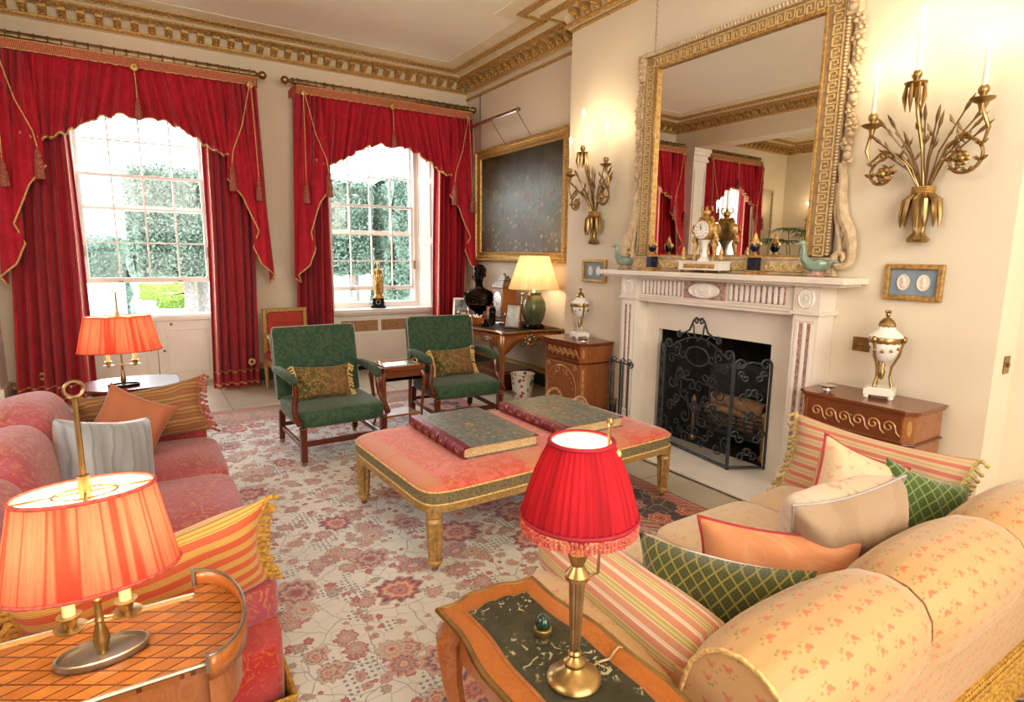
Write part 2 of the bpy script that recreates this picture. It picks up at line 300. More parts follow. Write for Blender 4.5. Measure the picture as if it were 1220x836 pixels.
def mk_flame(name,col,s):
    t=NT(name); n=t.noise(t.co('Object'),4,1); return t.bsdf((.9,.8,.6),.5,emit=t.mix(n,col,(1,.9,.7)),es=s)
MT['flame']=mk_flame('glowing_bulb',(1,.72,.36),60)
MT['bulb']=mk_flame('lamp_bulb',(1,.75,.42),30)
def mk_floralpot():
    t=NT('white_floral_china'); v=t.co('Object'); o=t.vor(v,20,1); k=t.xyz(o['Color']); m=t.math('MULTIPLY',t.step(o['Distance'],.42,.05),t.math('GREATER_THAN',k[0],.35))
    c=t.mix(m,(.80,.76,.70),t.ramp(k[1],[(0,(.35,.08,.12)),(.5,(.12,.13,.10)),(.75,(.45,.20,.24))],True)); return t.bsdf(c,.3,0,coat=.3)
MT['floralpot']=mk_floralpot()
MT['dial']=plain('white_enamel_dial',(.90,.88,.82),.2,var=.02)
MT['ink']=plain('black_ink',(.01,.01,.012),.5,var=.1)
MT['redleather']=plain('red_upholstery',(.42,.055,.03),.6,var=.15,scale=10)
MT['cane']=plain('brown_cane_grille',(.42,.25,.13),.6,var=.3,scale=60,bs=.5)
MT['wedgwood']=plain('wedgwood_blue',(.28,.36,.44),.5,var=.08)
MT['greytray']=plain('dull_pewter_tray',(.30,.25,.20),.32,.7,var=.25,scale=14)
MT['velvetband']=plain('dark_crimson_binding',(.35,.012,.03),.7,var=.2)
# ---------------------------------------------------------------- mesh helper
class MB:
    def __init__(s): s.v=[]; s.f=[]; s.uv=[]; s.m=[]; s.cur=0; s.X=Matrix()
    def add(s,vs,fs,uv=None):
        o=len(s.v); s.v+= [tuple(s.X@Vector(p)) for p in vs]; s.uv+= (uv if uv else [None]*len(vs))
        flip=s.X.determinant()<0
        for f in fs:
            f=[i+o for i in f]
            if flip: f.reverse()
            s.f.append(f); s.m.append(s.cur)
        return s
    def box(s,x0,y0,z0,x1,y1,z1):
        x0,x1=min(x0,x1),max(x0,x1); y0,y1=min(y0,y1),max(y0,y1); z0,z1=min(z0,z1),max(z0,z1)
        vs=[(x,y,z) for z in(z0,z1) for y in(y0,y1) for x in(x0,x1)]
        return s.add(vs,[(0,2,3,1),(4,5,7,6),(0,1,5,4),(2,6,7,3),(0,4,6,2),(1,3,7,5)])
    def cb(s,c,d): return s.box(c[0]-d[0]/2,c[1]-d[1]/2,c[2]-d[2]/2,c[0]+d[0]/2,c[1]+d[1]/2,c[2]+d[2]/2)
    def grid(s,fn,nu,nv,uvfn=None,flip=False):
        vs=[];uv=[]
        for j in range(nv+1):
            for i in range(nu+1):
                u=i/nu;w=j/nv; vs.append(tuple(fn(u,w))); uv.append(uvfn(u,w) if uvfn else None)
        fs=[]
        for j in range(nv):
            for i in range(nu):
                a=j*(nu+1)+i; q=[a,a+1,a+nu+2,a+nu+1]
                fs.append(q[::-1] if flip else q)
        return s.add(vs,fs,uv)
    def lathe(s,pr,n=24,c=(0,0,0),sx=1,sy=1,flute=0,fa=.08,cap=True):
        vs=[];uv=[];fs=[]; k=len(pr); L=0
        for j,(r,z) in enumerate(pr):
            if j: L+=math.hypot(r-pr[j-1][0],z-pr[j-1][1])
            for i in range(n+1):
                a=2*PI*i/n; rr=r*(1-fa*(.5+.5*cos(flute*a))) if flute and r>0 else r
                vs.append((c[0]+rr*cos(a)*sx,c[1]+rr*sin(a)*sy,c[2]+z)); uv.append((a*max(q[0] for q in pr),L))
        for j in range(k-1):
            for i in range(n):
                a=j*(n+1)+i; fs.append((a,a+1,a+n+2,a+n+1))
        s.add(vs,fs,uv)
        if cap:
            for j,rev in((0,True),(k-1,False)):
                if pr[j][0]>1e-4:
                    ring=vs[j*(n+1):j*(n+1)+n]; s.add(ring,[tuple(range(n))[::-1] if rev else tuple(range(n))])
        return s
    def tube(s,pts,r,n=6,closed=False):
        pts=[Vector(p) for p in pts]; k=len(pts); rs=r if isinstance(r,(list,tuple)) else [r]*k
        vs=[];fs=[]; up=None
        for i in range(k):
            if closed: t=(pts[(i+1)%k]-pts[i-1])
            else: t=pts[min(i+1,k-1)]-pts[max(i-1,0)]
            t=t.normalized() if t.length>1e-9 else Vector((0,0,1))
            if up is None: up=Vector((0,0,1)) if abs(t.z)<.9 else Vector((1,0,0))
            b=t.cross(up)
            if b.length<1e-6: b=t.cross(Vector((.3,.8,.5)))
            b.normalize(); up=b.cross(t).normalized()
            for a in range(n): q=2*PI*a/n; vs.append(pts[i]+(b*cos(q)+up*sin(q))*rs[i])
        m=k if closed else k-1
        for i in range(m):
            for a in range(n):
                i2=(i+1)%k; fs.append((i*n+a,i*n+(a+1)%n,i2*n+(a+1)%n,i2*n+a))
        if not closed: fs.append(tuple(range(n))[::-1]); fs.append(tuple((k-1)*n+a for a in range(n)))
        return s.add(vs,[f[::-1] for f in fs])
    def sph(s,c,r,nu=12,nv=8):
        if not isinstance(r,(tuple,list)): r=(r,r,r)
        return s.grid(lambda u,w:(c[0]+r[0]*cos(2*PI*u)*sin(PI*w),c[1]+r[1]*sin(2*PI*u)*sin(PI*w),c[2]-r[2]*cos(PI*w)),nu,nv)
    def superell(s,c,h,e1=.3,e2=.3,nu=32,nv=18,bul=0):
        def sg(x,e): return math.copysign(abs(x)**e,x)
        def f(u,w):
            a=2*PI*u-PI; b=PI*w-PI/2
            return (c[0]+h[0]*sg(cos(b),e1)*sg(cos(a),e2),c[1]+h[1]*sg(cos(b),e1)*sg(sin(a),e2),c[2]+h[2]*sg(sin(b),e1))
        return s.grid(f,nu,nv)
    def prism(s,poly,z0,z1):
        n=len(poly); vs=[(p[0],p[1],z0) for p in poly]+[(p[0],p[1],z1) for p in poly]
        fs=[tuple(range(n))[::-1],tuple(range(n,2*n))]+[(i,(i+1)%n,n+(i+1)%n,n+i) for i in range(n)]
        return s.add(vs,fs)
    def prismx(s,poly,x0,x1):   # poly in (y,z) extruded along x
        n=len(poly); vs=[(x0,p[0],p[1]) for p in poly]+[(x1,p[0],p[1]) for p in poly]
        fs=[tuple(range(n))[::-1],tuple(range(n,2*n))]+[(i,(i+1)%n,n+(i+1)%n,n+i) for i in range(n)]
        return s.add(vs,fs)
    def rounded(s,x0,y0,z0,x1,y1,z1,r,n=4):  # box with rounded top/side edges (superellipse like)
        return s.superell(((x0+x1)/2,(y0+y1)/2,(z0+z1)/2),((x1-x0)/2,(y1-y0)/2,(z1-z0)/2),r,r,40,20)
    def sweep2d(s,path,prof,closed=False):   # path 2D wall line, room on the LEFT; prof [(d,z)]
        P=[Vector((p[0],p[1])) for p in path]; k=len(P); offs=[]
        for i in range(k):
            def nrm(a,b): t=(b-a).normalized(); return Vector((-t.y,t.x))
            if i==0 and not closed: o=nrm(P[0],P[1])
            elif i==k-1 and not closed: o=nrm(P[-2],P[-1])
            else:
                n1=nrm(P[i-1],P[i]); n2=nrm(P[i],P[(i+1)%k]); o=(n1+n2); o=o/(1+n1.dot(n2))
            offs.append(o)
        q=len(prof); vs=[(P[i].x+offs[i].x*d,P[i].y+offs[i].y*d,z) for i in range(k) for d,z in prof]
        fs=[(i*q+j,i*q+j+1,((i+1)%k)*q+j+1,((i+1)%k)*q+j) for i in range(k if closed else k-1) for j in range(q-1)]
        return s.add(vs,fs)
    def build(s,name,mat,parent=None,smooth=True,bevel=0,sub=0,ang=40,loc=None,rot=None,solid=0,remesh=0,smoothmod=0):
        me=bpy.data.meshes.new(name); me.from_pydata(s.v,[],s.f)
        mats=mat if isinstance(mat,(list,tuple)) else [mat]
        for m in mats: me.materials.append(MT[m] if isinstance(m,str) else m)
        uvl=me.uv_layers.new(name='UVMap')
        for p in me.polygons:
            p.material_index=s.m[p.index]; p.use_smooth=smooth; nn=p.normal; ax=max(range(3),key=lambda i:abs(nn[i]))
            for li in p.loop_indices:
                vi=me.loops[li].vertex_index; q=s.uv[vi]
                if q is None:
                    c=s.v[vi]; q=(c[1],c[2]) if ax==0 else ((c[0],c[2]) if ax==1 else (c[0],c[1]))
                uvl.data[li].uv=q
        if smooth: me.set_sharp_from_angle(angle=R(ang))
        me.update(); o=bpy.data.objects.new(name,me); COL.objects.link(o)
        if parent: o.parent=parent
        if loc: o.location=loc
        if rot: o.rotation_euler=rot
        if remesh:
            m=o.modifiers.new('r','REMESH'); m.mode='VOXEL'; m.voxel_size=remesh; m.use_smooth_shade=True
            m=o.modifiers.new('s','SMOOTH'); m.iterations=smoothmod or 4; m.factor=.6
        if solid: m=o.modifiers.new('so','SOLIDIFY'); m.thickness=solid; m.offset=0
        if bevel: m=o.modifiers.new('b','BEVEL'); m.width=bevel; m.segments=2; m.limit_method='ANGLE'; m.angle_limit=R(35)
        if sub: m=o.modifiers.new('ss','SUBSURF'); m.levels=sub; m.render_levels=sub
        return o
def tag(o,label=None,cat=None,group=None,kind=None):
    if label: o['label']=label
    if cat: o['category']=cat
    if group: o['group']=group
    if kind: o['kind']=kind
    return o
def thing(name,label,cat,loc=(0,0,0),rz=0,group=None,rot=None):
    o=bpy.data.objects.new(name,None); COL.objects.link(o); o.empty_display_size=.1
    o.location=loc; o.rotation_euler=rot if rot else (0,0,R(rz)); return tag(o,label,cat,group)
def st(o): o['kind']='structure'; return o
def kids(o): return [c for c in bpy.data.objects if c.parent==o]
def copy_tree(o,parent=None):
    c=o.copy(); COL.objects.link(c); c.parent=parent
    for ch in kids(o): copy_tree(ch,c)
    return c
def dup(o,loc,rz=0,label=None,group=None,scale=None):
    c=copy_tree(o); c.location=loc; c.rotation_euler=(0,0,R(rz))
    if label: c['label']=label
    if group: c['group']=group
    if scale: c.scale=scale
    return c
def spiral(c,r0,r1,a0,turns,n=24):
    return [(c[0]+lerp(r0,r1,i/n)*cos(a0+turns*2*PI*i/n),c[1]+lerp(r0,r1,i/n)*sin(a0+turns*2*PI*i/n)) for i in range(n+1)]
def point(loc,e,col=(1,.75,.45),r=.03,name='bulb_light'):
    l=bpy.data.lights.new(name,'POINT'); l.energy=e; l.color=col; l.shadow_soft_size=r; o=bpy.data.objects.new(name,l); COL.objects.link(o); o.location=loc; return o
# ================================================================ ROOM
FW,XA,XC,YC0,YC1,CH=7.85,4.18,3.90,1.23,5.05,4.07
XL=-4.95; YB=-3.5
m=MB(); m.box(XL-.3,YB-.2,-.12,XA+.4,FW+.42,0); st(m.build('floor','stone',smooth=False))
m=MB(); m.box(XL-.3,YB-.2,CH,XA+.4,FW+.45,CH+.15); st(m.build('ceiling','ceil',smooth=False))
m=MB()
OP=[(-2.6-.66,-2.6+.66,0),(.125-.66,.125+.68,0),(2.18,3.64,0)]
xs=XL-.2
for a,b,z in OP:
    m.box(xs,FW,0,a,FW+.42,CH); m.box(a,FW,3.32,b,FW+.42,CH); xs=b
m.box(xs,FW,0,XA+.3,FW+.42,CH); st(m.build('wall_back','wall',smooth=False))
m=MB(); m.box(XA,YC1,0,XA+.25,FW,CH); m.box(XA,YB,0,XA+.25,YC0,CH); st(m.build('wall_right','wall_right',smooth=False))
m=MB(); y0,y1,zt=2.40,3.78,1.12
m.box(XC,YC0,0,XA+.25,y0,CH); m.box(XC,y1,0,XA+.25,YC1,CH); m.box(XC,y0,zt,XA+.25,y1,CH); st(m.build('wall_chimney','wall_right',smooth=False))
m=MB(); m.box(XC+.03,2.47,0,4.42,2.53,1.1); m.box(XC+.03,3.65,0,4.42,3.71,1.1); m.box(4.38,2.47,0,4.44,3.71,1.1); m.box(XC+.03,2.47,.99,4.44,3.71,1.1)
m.box(XC+.0,2.5,0,4.4,3.7,.035); st(m.build('trim_13','soot',smooth=False))  # sooty brick lining and floor inside the firebox
m=MB(); m.box(XL-.2,YB-.2,0,XA+.4,YB,CH); st(m.build('wall_front','wall',smooth=False))
m=MB(); m.box(XL-.2,YB,0,XL,FW,CH); st(m.build('wall_left','wall',smooth=False))
m=MB(); m.box(-1.60,YB,3.58,-1.22,FW,CH); st(m.build('ceiling_beam','wall',smooth=False))
# pilaster on window wall under the beam
m=MB(); m.box(-1.60,7.42,.25,-1.23,FW,3.35)
for a,b,g in ((3.35,3.40,.03),(3.40,3.46,.015),(3.46,3.52,.04),(3.52,3.58,.06),(0,.25,.03)): m.box(-1.60-g,7.42-g,a,-1.23+g,FW,b)
for s in (0,1):
    m.box(-1.56,7.41,.5,-1.55,7.42,3.2); m.box(-1.27,7.41,.5,-1.26,7.42,3.2)
st(m.build('wall_pilaster','white',smooth=False,bevel=.004))
# cornice
main=[(XA,YB),(XA,YC0),(XC,YC0),(XC,YC1),(XA,YC1),(XA,FW),(-1.22,FW),(-1.22,YB)]
bay=[(-1.60,FW),(XL,FW),(XL,YB)]
def cornice(path,n):
    m=MB(); m.sweep2d(path,[(0,3.86),(.035,3.865),(.035,3.875)])
    m.sweep2d(path,[(.03,3.905),(.05,3.93),(.07,3.99),(.16,3.99),(.165,4.0)]); m.sweep2d(path,[(.23,4.01),(.24,4.035),(.34,4.04)]); m.sweep2d(path,[(.40,4.05),(.46,4.06),(.58,4.062),(.59,4.07)])
    st(m.build('trim_%d'%n,'cream',ang=30))
    m=MB()
    for (d,z) in ((.042,3.89),(.20,4.005),(.375,4.045)):
        w=.022 if d<.1 else .038
        m.sweep2d(path,[(d-w,z-.006),(d-w*.6,z-.022),(d+w*.2,z-.024),(d+w,z-.004),(d+w,z+.012)])
    # leaf enrichment beads along the gilt bands
    for i in range(len(path)-1):
        a=Vector(path[i]); b=Vector(path[i+1]); L=(b-a).length; t=(b-a).normalized(); nn=Vector((-t.y,t.x))
        if L<.5: continue
        for (d,z,sp,r) in ((.20,3.985,.07,.014),(.375,4.022,.07,.014)):
            k=int((L-2*d)/sp) if n==1 else int(L/sp)
            for j in range(k):
                p=a+t*(d+sp*(j+.5))+nn*d
                if p.y<1.6 and n==1: continue
                m.sph((p.x,p.y,z),(r*1.5,r*1.5,r),6,4)
    st(m.build('trim_%d'%(n+1),'giltpaint',ang=50))
    m=MB()     # modillion blocks with acanthus leaf
    for i in range(len(path)-1):
        a=Vector(path[i]); b=Vector(path[i+1]); L=(b-a).length; t=(b-a).normalized(); nn=Vector((-t.y,t.x))
        if L<.5: continue
        k=max(1,round((L-.16)/.155))
        for j in range(k):
            p=a+t*(.08+(L-.16)*(j+.5)/k)
            if p.y<1.5 and i!=0 and n==1: continue
            M=Matrix(((t.x,nn.x,0,p.x),(t.y,nn.y,0,p.y),(0,0,1,0),(0,0,0,1))); m.X=M
            m.prismx([(.04,3.905),(.06,3.90),(.085,3.925),(.12,3.935),(.155,3.955),(.16,3.985),(.05,3.985)],-.034,.034)
            m.sph((0,.115,3.94),(.03,.045,.018),6,4); m.sph((0,.075,3.915),(.022,.02,.02),6,4)
    m.X=Matrix(); st(m.build('trim_%d'%(n+2),'giltpaint',ang=30))
cornice(main,1); cornice(bay,4)
m=MB(); m.sweep2d([(XC,YC1),(XA,YC1),(XA,FW-.02)],[(0,3.775),(.025,3.78),(.03,3.80),(.012,3.81),(0,3.81)]); m.sweep2d([(XC,YC0),(XC,YC1)],[(0,3.83),(.018,3.835),(.02,3.85),(0,3.855)])
for y in (5.35,5.9,6.5,7.2): m.sph((XA-.03,y,3.78),(.015,.012,.03),6,5)
st(m.build('trim_7','giltpaint'))
# skirtings
def skirt(path,name):
    m=MB(); m.sweep2d(path,[(.022,0),(.022,.15),(.014,.155)]); st(m.build('baseboard_'+name,'skirtblue'))
    m=MB(); m.sweep2d(path,[(.014,.15),(.026,.155),(.026,.185),(.014,.20),(.018,.215),(0,.225)]); st(m.build('baseboard_'+name+'_moulding','giltpaint'))
skirt([(XC,4.18),(XC,YC1),(XA,YC1),(XA,FW)],'right'); skirt([(2.18,FW),(.125+.68,FW)],'back_middle'); skirt([(XA,FW),(3.64,FW)],'back_right'); skirt([(-.53,FW),(-1.22,FW)],'back_left')
skirt([(XA,YB),(XA,YC0),(XC,YC0),(XC,2.05)],'right_near')
# ---------------------------------------------------------------- windows
def frame_rect(m,x0,x1,z0,z1,w,y0,y1,wb=None):
    wb=wb or w; m.box(x0,y0,z0,x0+w,y1,z1); m.box(x1-w,y0,z0,x1,y1,z1); m.box(x0+w,y0,z0,x1-w,y1,z0+wb); m.box(x0+w,y0,z1-w,x1-w,y1,z1)
def window(n,cx,zb,bars_b,bars_a,zs,hw=.60):
    w=MB(); frame_rect(w,cx-hw-.08,cx+hw+.08,zs,3.32,.06,8.10,8.27); frame_rect(w,cx-hw-.2,cx+hw+.2,zs-.10,3.37,.137,8.132,8.268); w.box(cx-hw-.09,8.091,zs-.02,cx+hw+.09,8.25,zs+.052)
    root=st(w.build('window_%d'%n,'white',smooth=False,bevel=.004))
    for nm,y,z0,z1,bars in (('lower_sash',8.15,zb,bars_b[-1],bars_b[:-1]),('upper_sash',8.20,bars_a[0],3.26,bars_a[1:])):
        s=MB(); frame_rect(s,cx-hw-.02,cx+hw+.02,z0,z1,.035,y-.018,y+.018,.06)
        for b in bars: s.box(cx-hw,y-.012,b-.009,cx+hw,y+.012,b+.009)
        for k in (1,2,3): x=cx-hw+2*hw*k/4; s.box(x-.009,y-.0125,z0+.05,x+.009,y+.0125,z1-.03)
        so=s.build(nm,'white',root,smooth=False,bevel=.002)
        g=MB(); g.box(cx-hw,y-.002,z0+.05,cx+hw,y+.002,z1-.03); g.build('glass_pane','glass',so,smooth=False)
        if nm=='lower_sash':
            for k in (-.3,.3): h=MB(); h.box(cx+k-.025,y-.035,z0+.01,cx+k+.025,y-.018,z0+.022); h.build('sash_lift','dbrass',so,smooth=False,bevel=.003)
    h=MB(); h.box(cx+hw+.01,8.08,zb+.3,cx+hw+.03,8.11,zb+.42); h.box(cx-hw-.03,8.08,zb+.3,cx-hw-.01,8.11,zb+.42); h.build('sash_catch','dbrass',root,smooth=False)
    return root
W1=window(1,.125,1.24,[1.697,2.08,2.46],[2.06,2.45,2.83],.80)
W2=window(2,2.82,1.095,[1.505,1.871,2.279],[1.87,2.275,2.66],.87)
W3=window(3,-2.6,1.095,[1.505,1.871,2.279],[1.87,2.275,2.66],.87)
def reveal(n,x0,x1,hw,cx,z0):
    m=MB()
    for s,xw in ((-1,x0),(1,x1)):
        xi=cx+s*(hw+.07)
        a=Vector((xw,FW,0)); b=Vector((xi,8.12,0)); t=(b-a); L=t.length; t.normalize(); nn=Vector((-s*1.0*t.y*1,s*t.x,0))
        nn=Vector((t.y,-t.x,0)) if s>0 else Vector((-t.y,t.x,0)); nn=-nn if (Vector((cx,7.9,0))-a).dot(nn)<0 else nn
        M=Matrix(((t.x,nn.x,0,a.x),(t.y,nn.y,0,a.y),(0,0,1,0),(0,0,0,1))); m.X=M
        m.box(-.01,-.02,z0,L,.006,3.32)
        for (za,zb) in ((z0+.06,1.75),(1.85,2.6),(2.68,3.25)):
            if za<zb-.1: frame_rect(m,.045,L-.03,za,zb,.014,.006,.016)
        m.X=Matrix()
        m.box(xw-.06 if s<0 else xw,FW-.02,z0,xw if s<0 else xw+.06,FW,3.34)
    m.box(x0-.06,FW-.02,3.30,x1+.06,FW+.3,3.36); st(m.build('trim_%d'%n,'white',smooth=False,bevel=.003))
reveal(8,.125-.66,.125+.68,.60,.125,0); reveal(9,2.18,3.64,.60,2.82,0); reveal(10,-3.26,-1.94,.60,-2.6,0)
# apron, sill and cane grilles below window 2 and 3
for n,cx in ((11,2.82),(12,-2.6)):
    s=MB(); s.box(cx-.66,7.80,.80,cx+.82 if n==11 else cx+.66,8.12,.855); s.box(cx-.66,7.83,.775,cx+.8 if n==11 else cx+.66,8.12,.80)
    st(s.build('trim_%d'%n,'white',smooth=False,bevel=.008))
    a=MB(); x0,x1=cx-.64,cx+.8 if n==11 else cx+.64; y=7.93
    a.box(x0,y,.06,x1,y+.05,.80); frame_rect(a,x0+.02,x1-.02,.10,.50,.02,y-.014,y)
    a.box(x0,y-.02,.50,x1,y,.52); a.box(x0,y-.012,.71,x1,y,.80)
    for b in (x0+.0,x0+.62,x0+1.2): a.box(b,y-.012,.52,b+.10 if b==x0 else b+.05,y,.71)
    a.box(x0,y-.03,.06,x1,y,.10)
    st(a.build('wall_apron_panel' if n==11 else 'wall_apron_panel_left','white',smooth=False,bevel=.003))
    for k in range(2):
        g=MB(); g.box(x0+.10+k*.57,y-.006,.54,x0+.62+k*.53,y,.69); g.build('cane_grille','cane',bpy.data.objects['wall_apron_panel' if n==11 else 'wall_apron_panel_left'],smooth=False)
    b=MB(); b.box(x0,y-.01,0,x1,y+.05,.06); st(b.build('baseboard_window%s'%('' if n==11 else '_left'),'black',smooth=False))
# lower panelled door leaves below window 1
d=MB(); d.box(-.52,8.14,0,.78,8.20,.05); d.box(-.52,8.08,.79,.78,8.24,.835); d.box(-.52,8.171,.05,.78,8.19,.79); D1=st(d.build('door_1','white',smooth=False,bevel=.004))  # rear board added to stop daylight showing between the leaves
for s in (0,1):
    x0=-.52+.65*s; l=MB(); l.box(x0+.003,8.12,.03,x0+.647,8.17,.79); l.box(x0+.12,8.112,.16,x0+.53,8.12,.66); frame_rect(l,x0+.10,x0+.55,.14,.68,.02,8.105,8.12)
    lf=l.build('door_leaf','white',D1,smooth=False,bevel=.004)
    k=MB(); k.sph((x0+(.07 if s else .58),8.10,.42 if s else .44),.014,8,6); k.sph((x0+.16,8.105,.74),(.016,.01,.016),8,6); k.build('door_knob','dbrass',lf)
# ---------------------------------------------------------------- OUTSIDE
m=MB(); m.box(-40,8.27,-.55,60,75,-.42); st(m.build('ground','gravel',smooth=False))
m=MB(); m.box(-3,20.5,-.42,-.35,32,-.405); st(m.build('ground_lawn','lawn',smooth=False))
def hedge(x0,y0,z0,x1,y1,z1,step=.35,amp=.14,seed=1):
    rn=random.Random(seed); m=MB()
    def face(o,a,b):
        na=max(3,int(Vector(a).length/step)); nb=max(3,int(Vector(b).length/step))
        m.grid(lambda u,w:tuple(o[i]+a[i]*u+b[i]*w+rn.uniform(-amp,amp) for i in range(3)),na,nb)
    X,Y,Z=x1-x0,y1-y0,z1-z0
    face((x0,y0,z0),(X,0,0),(0,0,Z)); face((x0,y0,z0),(0,Y,0),(0,0,Z)); face((x1,y0,z0),(0,Y,0),(0,0,Z)); face((x0,y0,z1),(X,0,0),(0,Y,0)); face((x0,y1,z0),(X,0,0),(0,0,Z)); face((x0,y0,z0),(X,0,0),(0,Y,0))
    return m
def leafy(m,x0,y0,z0,x1,y1,z1,n,seed,s=.055):
    rn=random.Random(seed)
    for _ in range(n):
        side=rn.random()
        p=Vector((rn.uniform(x0,x1),y0-rn.uniform(0,.15),rn.uniform(z0,z1))) if side<.7 else (Vector((x0-rn.uniform(0,.15),rn.uniform(y0,y1),rn.uniform(z0,z1))) if side<.85 else Vector((rn.uniform(x0,x1),rn.uniform(y0,y1),z1+rn.uniform(0,.15))))
        a=Vector((rn.uniform(-1,1),rn.uniform(-1,1),rn.uniform(-1,1))).normalized()*s; b=Vector((rn.uniform(-1,1),rn.uniform(-1,1),rn.uniform(-1,1))).normalized()*s*.6
        m.add([p-a,p-b*.7,p+a,p+b*.7],[(0,1,2,3)])
def tree_hedge(x0,y0,z0,x1,y1,z1,seed,label,trunks,group=None,n=9000,cat='tree'):
    t=thing('clipped_tree' if trunks else 'tall_hedge',label,cat,((x0+x1)/2,(y0+y1)/2,-.42),0,group); ox,oy=(x0+x1)/2,(y0+y1)/2
    m=hedge(x0-ox,y0-oy,z0+.42,x1-ox,y1-oy,z1+.42,.3,.12,seed); leafy(m,x0-ox,y0-oy,z0+.42,x1-ox,y1-oy,z1+.42,n,seed+9); m.build('foliage','leaf',t,smooth=False)
    for (tx,ty) in trunks: q=MB(); q.tube([(tx-ox,ty-oy,0),(tx-ox+.03,ty-oy,1.0),(tx-ox,ty-oy,z0+.9)],[.17,.13,.12],8); q.build('trunk','trunk',t)
tree_hedge(.0,14.5,1.1,1.6,16.5,3.25,3,'clipped square-headed evergreen tree outside the left window, on two bare trunks',[(.95,15.2),(1.25,15.6)])
tree_hedge(3.6,14.2,1.15,4.9,15.6,3.2,5,'clipped hedge block on a dark trunk outside the right window, left half',[(4.55,14.6)],n=7500)
tree_hedge(5.25,13.6,-.42,6.6,15.2,3.3,6,'tall clipped hedge reaching the ground outside the right window, right half of the panes',[],n=9000,cat='hedge')
tree_hedge(-3.0,19,-.42,-.25,21,1.9,8,'distant low dark hedge beside the garden steps, left window',[],n=4000,cat='hedge')
for i,(a,b,c,dd,e,lb) in enumerate(((.05,29,3.2,29.8,.25,'distant clipped box hedge running behind the tree trunks'),(.6,24.5,3.5,25.2,.1,'nearer low clipped box hedge edging the flower bed')  ,)):
    m=hedge(a,b,-.42,c,dd,e,.25,.05,20+i); leafy(m,a,b,-.42,c,dd,e,1800,40+i,.045); tag(m.build('box_hedge','box',smooth=False),lb,'hedge')
m=MB()
for k in range(5): m.box(-3.2,16+k*.35,-.42,-.3,16.35+k*.35,-.30+k*.14+.6)
tag(m.build('garden_steps','gravel',smooth=False),'pale stone garden steps and terrace seen low through the left window','steps')
